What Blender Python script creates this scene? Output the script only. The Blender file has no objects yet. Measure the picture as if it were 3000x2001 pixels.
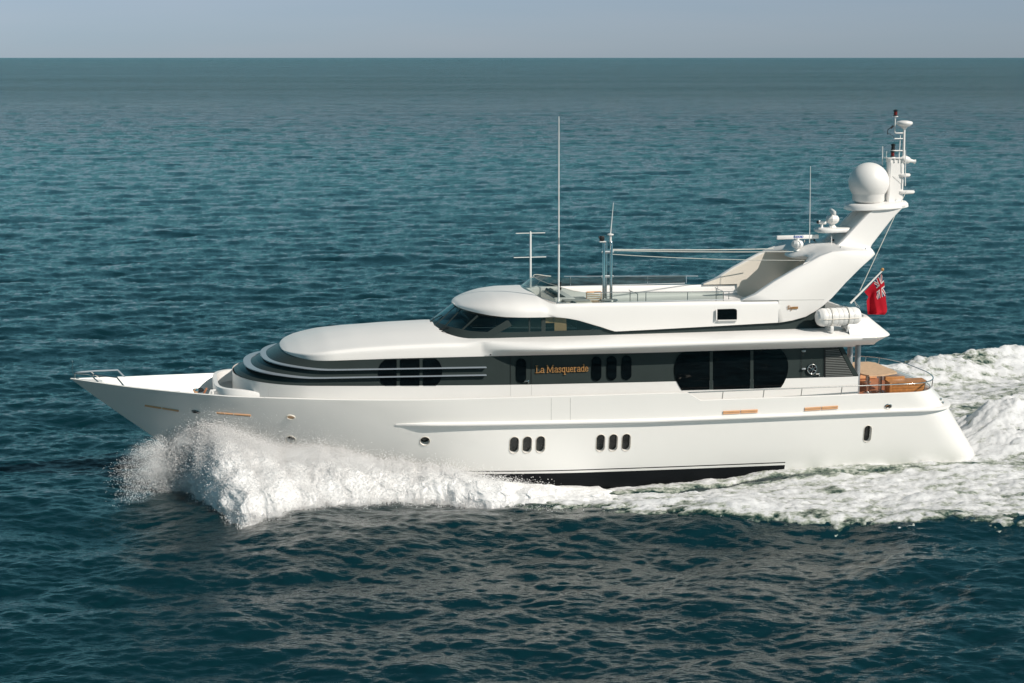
import bpy, bmesh, math, random
import numpy as np
from mathutils import Vector, Matrix, Euler
from mathutils.bvhtree import BVHTree

scene = bpy.context.scene
COL = scene.collection

# ------------------------------------------------------------------ camera
FPX = 5130.0                       # focal length in pixels of the 3000 px wide photograph
CAM = np.array([0.0, -63.4, 15.0])
PITCH = math.atan(832.0 / FPX)     # camera looks slightly down, horizon high in the frame
YAW = math.radians(11.5)           # heading of the yacht: its stern lies farther away than its bow
cam_data = bpy.data.cameras.new("camera")
cam = bpy.data.objects.new("camera", cam_data)
COL.objects.link(cam)
cam.location = CAM
cam.rotation_euler = (math.pi / 2 - PITCH, 0, 0)
cam_data.sensor_width = 36.0
cam_data.lens = FPX / 3000.0 * 36.0
cam_data.clip_start = 0.5
cam_data.clip_end = 200000.0
scene.camera = cam

# ------------------------------------------------------------------ sky, sun, exposure
SUN = Vector((0.63, -0.45, 0.62)).normalized()
SUN_EL = math.asin(SUN.z)
SUN_AZ = math.atan2(SUN.x, SUN.y)
world = bpy.data.worlds.new("World")
scene.world = world
world.use_nodes = True
wn = world.node_tree.nodes
wl = world.node_tree.links
wn.clear()
sky = wn.new("ShaderNodeTexSky")
sky.sky_type = 'NISHITA'
sky.sun_disc = False
sky.sun_elevation = SUN_EL
sky.sun_rotation = SUN_AZ
sky.altitude = 2500
sky.air_density = 1.0
sky.dust_density = 1.0
sky.ozone_density = 6.0
hsv = wn.new("ShaderNodeHueSaturation")
hsv.inputs['Saturation'].default_value = 0.84
hsv.inputs['Value'].default_value = 1.0
bg = wn.new("ShaderNodeBackground")
bg.inputs['Strength'].default_value = 0.072
wo = wn.new("ShaderNodeOutputWorld")
wl.new(sky.outputs[0], hsv.inputs['Color'])
# air colour by height: grey-blue haze on the horizon, more cyan higher up
wtc = wn.new("ShaderNodeTexCoord")
wsp = wn.new("ShaderNodeSeparateXYZ")
wl.new(wtc.outputs['Generated'], wsp.inputs[0])
air = wn.new("ShaderNodeValToRGB")
ae = air.color_ramp.elements
ae[0].position = 0.0
ae[0].color = (0.77, 0.83, 0.99, 1)
ae[1].position = 0.085
ae[1].color = (0.64, 1.16, 0.88, 1)
k = ae.new(0.034)
k.color = (0.965, 0.925, 0.98, 1)
wl.new(wsp.outputs['Z'], air.inputs['Fac'])
tint = wn.new("ShaderNodeMix")
tint.data_type = 'RGBA'
tint.blend_type = 'MULTIPLY'
tint.inputs[0].default_value = 1.0
wl.new(hsv.outputs[0], tint.inputs[6])
wl.new(air.outputs[0], tint.inputs[7])
# faint unevenness of the haze
hn = wn.new("ShaderNodeTexNoise")
hn.inputs['Scale'].default_value = 5.0
hn.inputs['Detail'].default_value = 3
hm = wn.new("ShaderNodeMapping")
hm.inputs['Scale'].default_value = (1, 1, 9)
wl.new(wtc.outputs['Generated'], hm.inputs['Vector'])
wl.new(hm.outputs[0], hn.inputs['Vector'])
hr = wn.new("ShaderNodeValToRGB")
hr.color_ramp.elements[0].position = 0.3
hr.color_ramp.elements[1].position = 0.7
hr.color_ramp.elements[0].color = (0.95, 0.97, 0.985, 1)
hr.color_ramp.elements[1].color = (1.03, 1.0, 1.0, 1)
wl.new(hn.outputs['Fac'], hr.inputs['Fac'])
haze_mix = wn.new("ShaderNodeMix")
haze_mix.data_type = 'RGBA'
haze_mix.blend_type = 'MULTIPLY'
haze_mix.inputs[0].default_value = 1.0
wl.new(tint.outputs[2], haze_mix.inputs[6])
wl.new(hr.outputs[0], haze_mix.inputs[7])
wl.new(haze_mix.outputs[2], bg.inputs[0])
wl.new(bg.outputs[0], wo.inputs[0])

sun_data = bpy.data.lights.new("sun", 'SUN')
sun_data.energy = 4.6
sun_data.angle = math.radians(0.53)
sun_data.color = (1.0, 0.910, 0.815)
sun = bpy.data.objects.new("sun", sun_data)
COL.objects.link(sun)
sun.rotation_euler = SUN.to_track_quat('Z', 'Y').to_euler()
sun.location = SUN * 80

scene.view_settings.view_transform = 'Standard'
scene.view_settings.look = 'None'
scene.view_settings.exposure = 0.0
scene.view_settings.gamma = 1.0
scene.render.engine = 'CYCLES'
scene.cycles.max_bounces = 12
scene.cycles.volume_bounces = 10
scene.cycles.transparent_max_bounces = 12

# ------------------------------------------------------------------ geometry helpers
CA, SA = math.cos(YAW), math.sin(YAW)
FW = np.array([0, math.cos(PITCH), -math.sin(PITCH)])
UP = np.array([0, math.sin(PITCH), math.cos(PITCH)])
RT = np.array([1.0, 0, 0])

def loc2w(p):
    p = np.asarray(p, float)
    return np.stack([CA * p[..., 0] - SA * p[..., 1], SA * p[..., 0] + CA * p[..., 1], p[..., 2]], -1)

def w2loc(p):
    p = np.asarray(p, float)
    return np.stack([CA * p[..., 0] + SA * p[..., 1], -SA * p[..., 0] + CA * p[..., 1], p[..., 2]], -1)

CAML = w2loc(CAM)

def rayl(u, v):
    """direction (yacht coordinates) of the sight line through photo point u, v"""
    d = FW + RT * ((u - 1500.0) / FPX) - UP * ((v - 1000.5) / FPX)
    return w2loc(d)

def PY(u, v, y):
    """point of the yacht that lies at half-breadth y (port side negative) on that sight line"""
    d = rayl(u, v)
    t = (y - CAML[1]) / d[1]
    return CAML + d * t

def PZ(u, v, z):
    d = rayl(u, v)
    t = (z - CAML[2]) / d[2]
    return CAML + d * t

def PX(u, v, x):
    d = rayl(u, v)
    t = (x - CAML[0]) / d[0]
    return CAML + d * t

def curve_xz(pts, y):
    """photo points on a plane of constant y -> function z(x)"""
    a = np.array([PY(u, v, y) for u, v in pts])
    o = np.argsort(a[:, 0])
    return lambda x: np.interp(x, a[o, 0], a[o, 2])

def smooth(e0, e1, x):
    t = np.clip((np.asarray(x, float) - e0) / (e1 - e0), 0, 1)
    return t * t * (3 - 2 * t)

def tag(o, label=None, cat=None, group=None, kind=None):
    if label: o["label"] = label
    if cat: o["category"] = cat
    if group: o["group"] = group
    if kind: o["kind"] = kind
    return o

def mesh_obj(name, verts, faces, mats, parent=None, smooth_angle=None, mat_idx=None):
    me = bpy.data.meshes.new(name)
    me.from_pydata([tuple(map(float, v)) for v in verts], [], [tuple(map(int, f)) for f in faces])
    if not isinstance(mats, (list, tuple)):
        mats = [mats]
    for m in mats:
        me.materials.append(m)
    if mat_idx is not None:
        me.polygons.foreach_set("material_index", np.asarray(mat_idx, np.int32))
    me.update()
    o = bpy.data.objects.new(name, me)
    COL.objects.link(o)
    if parent is not None:
        o.parent = parent
    if smooth_angle is not None:
        set_smooth(o, smooth_angle)
    return o

def set_smooth(o, ang):
    me = o.data
    bm = bmesh.new()
    bm.from_mesh(me)
    for f in bm.faces: f.smooth = True
    for e in bm.edges:
        if len(e.link_faces) == 2:
            e.smooth = e.calc_face_angle(0.0) < math.radians(ang)
    bm.to_mesh(me)
    bm.free()
    me.update()

class MB:
    """collects shapes into one mesh"""
    def __init__(s):
        s.v, s.f, s.m = [], [], []
    def add(s, v, f, m=0):
        n = len(s.v)
        s.v += [tuple(map(float, p)) for p in v]
        s.f += [tuple(i + n for i in q) for q in f]
        s.m += [m] * len(f)
        return s
    def box(s, c, size, rot=None, m=0, bev=0.0):
        bm = bmesh.new()
        bmesh.ops.create_cube(bm, size=1.0)
        for v in bm.verts: v.co = Vector((v.co.x * size[0], v.co.y * size[1], v.co.z * size[2]))
        if bev > 0:
            bmesh.ops.bevel(bm, geom=list(bm.edges), offset=bev, segments=2, affect='EDGES', profile=0.5)
        R = rot if rot is not None else Matrix.Identity(3)
        bm.verts.index_update()
        vs = [R @ v.co + Vector(c) for v in bm.verts]
        fs = [[v.index for v in f.verts] for f in bm.faces]
        bm.free()
        return s.add(vs, fs, m)
    def tube(s, pts, r, n=8, m=0, closed=False, cap=True):
        P = [Vector(p) for p in pts]
        k = len(P)
        rr = r if isinstance(r, (list, tuple)) else [r] * k
        vs, fs = [], []
        pu = None
        for i in range(k):
            if closed:
                t = P[(i + 1) % k] - P[i - 1]
            else:
                t = P[min(i + 1, k - 1)] - P[max(i - 1, 0)]
            t.normalize()
            if pu is None:
                a = Vector((0, 0, 1)) if abs(t.z) < 0.9 else Vector((1, 0, 0))
                u = t.cross(a).normalized()
            else:
                u = (pu - t * pu.dot(t)).normalized()
            pu = u
            w = t.cross(u)
            for j in range(n):
                a = 2 * math.pi * j / n
                vs.append(P[i] + (u * math.cos(a) + w * math.sin(a)) * rr[i])
        segs = k if closed else k - 1
        for i in range(segs):
            for j in range(n):
                a, b = i * n + j, i * n + (j + 1) % n
                c, d = ((i + 1) % k) * n + (j + 1) % n, ((i + 1) % k) * n + j
                fs.append((a, d, c, b))
        if cap and not closed:
            fs.append(tuple(range(n)))
            fs.append(tuple(reversed(range((k - 1) * n, k * n))))
        return s.add(vs, fs, m)
    def lathe(s, prof, c, n=24, m=0, axis='Z', rot=None):
        """prof: list of (radius, height)"""
        vs, fs = [], []
        for r, h in prof:
            for j in range(n):
                a = 2 * math.pi * j / n
                p = Vector((r * math.cos(a), r * math.sin(a), h))
                if axis == 'X': p = Vector((p.z, p.x, p.y))
                if axis == 'Y': p = Vector((p.y, p.z, p.x))
                if rot is not None: p = rot @ p
                vs.append(p + Vector(c))
        for i in range(len(prof) - 1):
            for j in range(n):
                fs.append((i * n + j, i * n + (j + 1) % n, (i + 1) * n + (j + 1) % n, (i + 1) * n + j))
        fs.append(tuple(reversed(range(n))))
        fs.append(tuple(range((len(prof) - 1) * n, len(prof) * n)))
        return s.add(vs, fs, m)
    def loft(s, secs, m=0, closed=False, cap=False, flip=False):
        """secs: list of equally long point lists"""
        n = len(secs[0])
        vs = [p for q in secs for p in q]
        fs = []
        for i in range(len(secs) - 1):
            for j in range(n if closed else n - 1):
                k = (j + 1) % n
                q = (i * n + j, i * n + k, (i + 1) * n + k, (i + 1) * n + j)
                fs.append(q[::-1] if flip else q)
        if cap:
            a, b = tuple(range(n)), tuple(range((len(secs) - 1) * n, len(secs) * n))
            fs.append(a if flip else a[::-1])
            fs.append(b[::-1] if flip else b)
        return s.add(vs, fs, m)
    def prism(s, poly, off, m=0):
        """closed polygon of 3D points, extruded by the vector off"""
        n = len(poly)
        o = np.asarray(off, float)
        vs = [np.asarray(p, float) for p in poly] + [np.asarray(p, float) + o for p in poly]
        fs = [tuple(range(n)), tuple(reversed(range(n, 2 * n)))]
        fs += [(i, i + n, (i + 1) % n + n, (i + 1) % n) for i in range(n)]
        return s.add(vs, fs, m)
    def build(s, name, mats, parent=None, ang=35, fix=True):
        o = mesh_obj(name, s.v, s.f, mats, parent, None, s.m)
        bm = bmesh.new()
        bm.from_mesh(o.data)
        bmesh.ops.remove_doubles(bm, verts=bm.verts, dist=1e-5)
        if fix:
            bmesh.ops.recalc_face_normals(bm, faces=bm.faces)
        bm.to_mesh(o.data)
        bm.free()
        set_smooth(o, ang)
        return o

# ------------------------------------------------------------------ materials
def new_mat(name):
    m = bpy.data.materials.new(name)
    m.use_nodes = True
    nt = m.node_tree
    return m, nt, nt.nodes, nt.links, nt.nodes['Principled BSDF']

def mat(name, col, rough=0.5, metal=0.0, spec=0.5, coat=0.0, var=0.0, vscale=3.0, bump=0.0, bscale=40.0):
    m, nt, n, l, b = new_mat(name)
    b.inputs['Roughness'].default_value = rough
    b.inputs['Metallic'].default_value = metal
    b.inputs['Specular IOR Level'].default_value = spec
    b.inputs['Coat Weight'].default_value = coat
    b.inputs['Coat Roughness'].default_value = 0.05
    tc = n.new("ShaderNodeTexCoord")
    no = n.new("ShaderNodeTexNoise")
    no.inputs['Scale'].default_value = vscale
    no.inputs['Detail'].default_value = 6
    l.new(tc.outputs['Object'], no.inputs['Vector'])
    rp = n.new("ShaderNodeValToRGB")
    rp.color_ramp.elements[0].position = 0.3
    rp.color_ramp.elements[1].position = 0.7
    rp.color_ramp.elements[0].color = tuple(c * (1 - var) for c in col) + (1,)
    rp.color_ramp.elements[1].color = tuple(min(1, c * (1 + var)) for c in col) + (1,)
    l.new(no.outputs['Fac'], rp.inputs['Fac'])
    l.new(rp.outputs['Color'], b.inputs['Base Color'])
    if bump > 0:
        n2 = n.new("ShaderNodeTexNoise")
        n2.inputs['Scale'].default_value = bscale
        n2.inputs['Detail'].default_value = 3
        l.new(tc.outputs['Object'], n2.inputs['Vector'])
        bp = n.new("ShaderNodeBump")
        bp.inputs['Strength'].default_value = bump
        bp.inputs['Distance'].default_value = 0.02
        l.new(n2.outputs['Fac'], bp.inputs['Height'])
        l.new(bp.outputs['Normal'], b.inputs['Normal'])
    return m

# ------------------------------------------------------------------ noise (numpy)
_rng = np.random.RandomState(7)
_perm = np.tile(_rng.permutation(512), 3)
_grad = _rng.normal(size=(512, 3))
_grad /= np.linalg.norm(_grad, axis=1, keepdims=True)

def perlin3(p):
    p = np.asarray(p, float)
    i = np.floor(p).astype(int)
    f = p - i
    w = f * f * f * (f * (f * 6 - 15) + 10)
    out = 0
    for dx in (0, 1):
        for dy in (0, 1):
            for dz in (0, 1):
                h = _perm[(_perm[(_perm[(i[..., 0] + dx) & 511] + i[..., 1] + dy) & 511] + i[..., 2] + dz) & 511]
                g = _grad[h & 511]
                d = f - np.array([dx, dy, dz])
                ww = (w[..., 0] if dx else 1 - w[..., 0]) * (w[..., 1] if dy else 1 - w[..., 1]) * (w[..., 2] if dz else 1 - w[..., 2])
                out = out + ww * (g * d).sum(-1)
    return out * 1.5

def fbm(p, octs=5, gain=0.5, lac=2.03):
    a, s, o = 1.0, 0.0, 0.0
    p = np.asarray(p, float)
    for k in range(octs):
        o = o + a * perlin3(p + 17.3 * k)
        a *= gain
        p = p * lac
    return o

def billow(p, octs=5, gain=0.5, lac=2.03):
    a, o = 1.0, 0.0
    p = np.asarray(p, float)
    for k in range(octs):
        o = o + a * (np.abs(perlin3(p + 11.7 * k)) * 2 - 0.5)
        a *= gain
        p = p * lac
    return o
# ------------------------------------------------------------------ the sea
def ocean_tile(L, N, lmin, lmax, wind, spread, seed, mss, peak=None, kp=-4.0):
    """one periodic patch of wind waves: height and horizontal choppiness, mean square slope = mss"""
    r = np.random.RandomState(seed)
    k1 = 2 * np.pi * np.fft.fftfreq(N, L / N)
    kx, ky = np.meshgrid(k1, k1, indexing='ij')
    k = np.hypot(kx, ky)
    k[0, 0] = 1
    S = k ** kp
    if peak:
        S = S * np.exp(-1.25 * (2 * np.pi / peak / k) ** 2)
    th = np.arctan2(ky, kx) - math.atan2(wind[1], wind[0])
    S = S * (np.abs(np.cos(th)) ** spread + 0.04)
    lam = 2 * np.pi / k
    S = S * smooth(lmin, lmin * 1.6, lam) * (1 - smooth(lmax * 0.75, lmax * 1.25, lam))
    S[0, 0] = 0
    amp = np.sqrt(S) * (r.normal(size=(N, N)) + 1j * r.normal(size=(N, N)))
    h = np.fft.ifft2(amp).real
    gx = np.fft.ifft2(1j * kx * amp).real
    gy = np.fft.ifft2(1j * ky * amp).real
    c = math.sqrt(mss / (gx.var() + gy.var()))
    dx = np.fft.ifft2(-1j * kx / k * amp).real
    dy = np.fft.ifft2(-1j * ky / k * amp).real
    return (L, N, h * c, dx * c, dy * c)

def sample(tile, x, y, chop=True):
    L, N, h, dx, dy = tile
    fx, fy = x / L * N, y / L * N
    ix, iy = np.floor(fx).astype(int), np.floor(fy).astype(int)
    tx, ty = fx - ix, fy - iy
    i0, i1, j0, j1 = ix % N, (ix + 1) % N, iy % N, (iy + 1) % N
    def g(a):
        return (a[i0, j0] * (1 - tx) + a[i1, j0] * tx) * (1 - ty) + (a[i0, j1] * (1 - tx) + a[i1, j1] * tx) * ty
    return (g(h), g(dx), g(dy)) if chop else g(h)

OUT_X = [-13.2, -12.7, -12.2, -11.77, -11.0, -10.22, -9.2, -8.0, -6.22, -4.81, -3.4, -2.04, -.63, 1.1, 2.2, 3.55, 6.7, 9.3, 14.1, 20, 24, 30.6, 37]
OUT_Y = [0.2, -0.7, -1.7, -2.5, -5.0, -7.15, -6.7, -6.0, -5.45, -5.2, -5.3, -6.6, -7.5, -7.9, -8.8, -9.8, -10.7, -11.4, -12.3, -13.6, -14.6, -17.8, -21]
WIND = (0.38, -1.0)
TA = ocean_tile(263.0, 1024, 1.6, 36.0, WIND, 2.0, 3, 0.0070, 9.0)
TB = ocean_tile(47.0, 1024, 0.22, 2.8, (0.30, -1.0), 3.0, 5, 0.0400, kp=-3.1)

def yacht_swell(x, y):
    """the slow rise and fall of the water round the moving hull"""
    q = w2loc(np.stack([x, y, 0 * x], -1))
    lx, ly = q[..., 0], q[..., 1]
    # crest running out from the bow along the foam, hollow ahead of it
    h = 0.42 * np.exp(-((lx + 9.0) / 4.5) ** 2 - ((ly + 5.5) / 3.2) ** 2)
    h += 0.30 * np.exp(-((lx - 3.0) / 9.0) ** 2 - ((ly + 8.3) / 1.9) ** 2)
    h -= 0.42 * np.exp(-((lx + 13.5) / 3.6) ** 2 - ((ly + 6.5) / 2.6) ** 2)
    h -= 0.33 * np.exp(-((lx - 4.0) / 5.8) ** 4 - (ly / 5.3) ** 6)
    h -= 0.22 * np.exp(-((lx - 2.0) / 9.0) ** 2 - ((ly + 12.2) / 2.2) ** 2)
    # ridges of the wake astern, and the raised lip of the foam
    yo = -np.interp(lx, OUT_X, OUT_Y)
    ed = yo - np.abs(ly)
    rc = ly - .8 - .10 * (lx - 18)
    h += 1.35 * smooth(17.0, 20.5, lx) * (1 - smooth(34, 48, lx)) * np.exp(-(rc / np.where(rc < 0, 2.2, 1.7)) ** 2)
    h += .90 * smooth(11, 25, lx) * (1 - smooth(36, 50, lx)) * np.exp(-((ly - (yo - 1.5)) / 1.6) ** 2)
    h += .26 * smooth(0, 6, lx) * (1 - smooth(30, 40, lx)) * np.exp(-((ed - 1.0) / 1.7) ** 2) * (ly < 0)
    h -= .30 * np.exp(-((lx - 24.5) / 4.5) ** 2 - ((ly - 6.6 - .12 * (lx - 24)) / 1.0) ** 2)
    return h

def sea_height(x, y, d=None):
    ha, ax, ay = sample(TA, x, y)
    hb, bx, by = sample(TB, x * 0.96 - y * 0.28, x * 0.28 + y * 0.96)
    wb = 1.0 if d is None else 1.0 / (1.0 + (d / 2500.0) ** 2)
    rx, ry = bx * 0.96 + by * 0.28, -bx * 0.28 + by * 0.96
    return ha + hb * wb + yacht_swell(x, y), 0.9 * ax + 0.8 * rx * wb, 0.9 * ay + 0.8 * ry * wb

m, nt, n, l, b = new_mat("sea_water")
b.inputs['Base Color'].default_value = (0.0009, 0.0190, 0.0260, 1)
b.inputs['Specular Tint'].default_value = (1.0, 0.95, 0.80, 1)
b.inputs['Roughness'].default_value = 0.06
b.inputs['IOR'].default_value = 1.70
geo = n.new("ShaderNodeNewGeometry")
att = n.new("ShaderNodeAttribute"); att.attribute_name = "far"
mp = n.new("ShaderNodeMapping"); mp.inputs['Scale'].default_value = (0.65, 1.7, 1.0)
l.new(geo.outputs['Position'], mp.inputs['Vector'])
n1 = n.new("ShaderNodeTexNoise"); n1.inputs['Scale'].default_value = 6.5; n1.inputs['Detail'].default_value = 3
n2 = n.new("ShaderNodeTexNoise"); n2.inputs['Scale'].default_value = 0.9; n2.inputs['Detail'].default_value = 7
n2.inputs['Roughness'].default_value = 0.62
l.new(mp.outputs[0], n1.inputs['Vector']); l.new(mp.outputs[0], n2.inputs['Vector'])
b1 = n.new("ShaderNodeBump"); b1.inputs['Distance'].default_value = 0.035; b1.inputs['Strength'].default_value = 0.75
b2 = n.new("ShaderNodeBump"); b2.inputs['Distance'].default_value = 2.6
l.new(att.outputs['Fac'], b2.inputs['Strength'])
l.new(n1.outputs['Fac'], b1.inputs['Height']); l.new(n2.outputs['Fac'], b2.inputs['Height'])
mp3 = n.new("ShaderNodeMapping"); mp3.inputs['Scale'].default_value = (0.25, 1.0, 1.0)
l.new(geo.outputs['Position'], mp3.inputs['Vector'])
n3 = n.new("ShaderNodeTexNoise"); n3.inputs['Scale'].default_value = 0.06; n3.inputs['Detail'].default_value = 8; n3.inputs['Roughness'].default_value = 0.68
l.new(mp3.outputs[0], n3.inputs['Vector'])
f3 = n.new("ShaderNodeAttribute"); f3.attribute_name = "farther"
b3 = n.new("ShaderNodeBump"); b3.inputs['Distance'].default_value = 9.0
l.new(f3.outputs['Fac'], b3.inputs['Strength']); l.new(n3.outputs['Fac'], b3.inputs['Height'])
l.new(b1.outputs[0], b2.inputs['Normal']); l.new(b2.outputs[0], b3.inputs['Normal']); l.new(b3.outputs[0], b.inputs['Normal'])
ro = n.new("ShaderNodeMath"); ro.operation = 'MULTIPLY_ADD'; ro.inputs[1].default_value = 0.15; ro.inputs[2].default_value = 0.05
l.new(att.outputs['Fac'], ro.inputs[0])
# gust patches: long streaks of rougher and smoother water
mpg = n.new("ShaderNodeMapping"); mpg.inputs['Scale'].default_value = (0.18, 1.0, 1.0)
l.new(geo.outputs['Position'], mpg.inputs['Vector'])
ng = n.new("ShaderNodeTexNoise"); ng.inputs['Scale'].default_value = 0.006; ng.inputs['Detail'].default_value = 5; ng.inputs['Roughness'].default_value = 0.6
l.new(mpg.outputs[0], ng.inputs['Vector'])
gm = n.new("ShaderNodeMapRange"); gm.inputs[1].default_value = 0.3; gm.inputs[2].default_value = 0.7; gm.inputs[3].default_value = 0.90; gm.inputs[4].default_value = 1.12
l.new(ng.outputs['Fac'], gm.inputs[0])
rg = n.new("ShaderNodeMath"); rg.operation = 'MULTIPLY'
l.new(ro.outputs[0], rg.inputs[0]); l.new(gm.outputs[0], rg.inputs[1]); l.new(rg.outputs[0], b.inputs['Roughness'])
M_SEA = m

def build_sea():
    half = math.radians(25)
    nc, step = 1080, 1.0 / (1751 * 15) * 0.68
    inv = np.arange(1 / 24.0, 1 / 2600.0, -step)
    dist = np.concatenate([np.linspace(3, 23.5, 60), 1 / inv, np.geomspace(2700, 90000, 40)])
    wide = math.tan(half) + (np.linspace(0, 1, 150)[1:] ** 2.2) * 9.0
    tanc = np.concatenate([-wide[::-1], np.linspace(-math.tan(half), math.tan(half), nc), wide])     # coarser out to the sides
    nc = len(tanc)
    D, T = np.meshgrid(dist, tanc, indexing='ij')
    X = D * T + CAM[0]
    Y = D + CAM[1]
    h, dx, dy = sea_height(X, Y, D)
    fade = 1.0 / (1.0 + (D / 5000.0) ** 2)
    V = np.stack([X + dx * fade, Y + dy * fade, h * fade], -1).reshape(-1, 3)
    nr = len(dist)
    idx = np.arange(nr * nc).reshape(nr, nc)
    F = np.stack([idx[:-1, :-1], idx[:-1, 1:], idx[1:, 1:], idx[1:, :-1]], -1).reshape(-1, 4)
    # the sea goes on behind the viewer too
    k0 = len(V)
    V = np.concatenate([V, np.array([(-90000, -90000, -1.5), (90000, -90000, -1.5), (90000, 90000, -1.5), (-90000, 90000, -1.5)])])
    F = np.concatenate([F, [[k0, k0 + 1, k0 + 2, k0 + 3]]])
    me = bpy.data.meshes.new("sea")
    me.vertices.add(len(V)); me.vertices.foreach_set("co", V.ravel())
    me.loops.add(F.size); me.loops.foreach_set("vertex_index", F.ravel().astype(np.int32))
    me.polygons.add(len(F))
    me.polygons.foreach_set("loop_start", np.arange(0, F.size, 4, dtype=np.int32))
    me.polygons.foreach_set("use_smooth", np.ones(len(F), bool))
    a = me.attributes.new("far", 'FLOAT', 'POINT')
    a.data.foreach_set("value", np.concatenate([(0.8 * smooth(40, 900, D)).ravel(), [.8] * 4]).astype(np.float32))
    a = me.attributes.new("farther", 'FLOAT', 'POINT')
    a.data.foreach_set("value", np.concatenate([(0.85 * smooth(120, 700, D)).ravel(), [.8] * 4]).astype(np.float32))
    me.materials.append(M_SEA)
    me.update()
    o = bpy.data.objects.new("sea", me)
    COL.objects.link(o)
    tag(o, kind="structure")
    return o
SEA = build_sea()
# ------------------------------------------------------------------ paints and surfaces of the yacht
M_WHITE = mat("white_gelcoat", (0.80, 0.785, 0.765), 0.42, coat=0.10, var=0.015, vscale=0.7)
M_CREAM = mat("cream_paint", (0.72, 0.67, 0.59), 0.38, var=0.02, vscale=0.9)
M_GREY = mat("dark_grey_paint", (0.034, 0.045, 0.044), 0.26, spec=0.16, var=0.05, vscale=1.3)
M_SLAT = mat("louvre_grey", (0.13, 0.14, 0.135), 0.4, var=0.05)
M_BLACKGLASS = mat("black_glass", (0.0020, 0.0028, 0.0034), 0.03, spec=0.35, var=0.05)
M_PORTGLASS = mat("port_glass", (0.014, 0.017, 0.016), 0.09, var=0.5, vscale=6.0)
M_BLACK = mat("black_rubber", (0.008, 0.008, 0.009), 0.5, var=0.2)
M_STEEL = mat("polished_steel", (0.62, 0.61, 0.59), 0.16, metal=1.0, var=0.04)
M_DULL = mat("grey_anodised", (0.40, 0.43, 0.45), 0.38, metal=0.55, var=0.04)
M_BLADE = mat("pale_grey_enamel", (0.26, 0.30, 0.34), 0.28, var=0.03)
M_TEAK = mat("varnished_teak", (0.43, 0.19, 0.06), 0.32, coat=0.3, var=0.25, vscale=7.0)
M_PALETEAK = mat("bare_teak", (0.60, 0.42, 0.27), 0.6, var=0.12, vscale=9.0)
M_BRONZE = mat("tan_strip", (0.68, 0.38, 0.20), 0.4, var=0.1)
M_GOLD = mat("gilded_letters", (0.43, 0.23, 0.085), 0.42, metal=0.25, var=0.1)
M_REDDECK = mat("red_brown_deck", (0.40, 0.16, 0.08), 0.5, var=0.2, vscale=5)
M_WHIP = mat("white_fibreglass", (0.78, 0.78, 0.76), 0.35, var=0.02)
M_RED = mat("red_lens", (0.16, 0.015, 0.012), 0.2, var=0.15)
M_CANVAS = mat("grey_canvas", (0.42, 0.42, 0.41), 0.8, var=0.08, vscale=8)
M_BLUE = mat("blue_letters", (0.03, 0.09, 0.40), 0.4)
M_ROPE = mat("white_rope", (0.66, 0.65, 0.60), 0.8, var=0.08, vscale=30)
M_TANPANEL = mat("tan_cherry_panel", (0.62, 0.32, 0.155), 0.5, var=0.08)
M_DECK = mat("white_deck", (0.74, 0.73, 0.71), 0.6, var=0.03, vscale=2.0)

def glass_mat(name, trans, gloss_rough=0.03, fac=0.08):
    m, nt, n, l, b = new_mat(name)
    n.remove(b)
    out = n['Material Output']
    t = n.new("ShaderNodeBsdfTransparent"); t.inputs[0].default_value = trans + (1,)
    g = n.new("ShaderNodeBsdfGlossy"); g.inputs['Roughness'].default_value = gloss_rough
    g.inputs['Color'].default_value = (0.9, 0.95, 0.95, 1)
    lw = n.new("ShaderNodeLayerWeight"); lw.inputs[0].default_value = 0.5
    pw = n.new("ShaderNodeMath"); pw.operation = 'POWER'; pw.inputs[1].default_value = 4.0
    l.new(lw.outputs['Facing'], pw.inputs[0])
    f = n.new("ShaderNodeMath"); f.operation = 'MULTIPLY_ADD'; f.inputs[1].default_value = 0.7; f.inputs[2].default_value = 0.045
    l.new(pw.outputs[0], f.inputs[0])
    mx = n.new("ShaderNodeMixShader")
    l.new(f.outputs[0], mx.inputs[0]); l.new(t.outputs[0], mx.inputs[1]); l.new(g.outputs[0], mx.inputs[2])
    l.new(mx.outputs[0], out.inputs['Surface'])
    return m
M_TINT = glass_mat("tinted_window_glass", (0.48, 0.58, 0.58))
M_SMOKE = glass_mat("smoked_screen_glass", (0.50, 0.56, 0.54))

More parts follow.
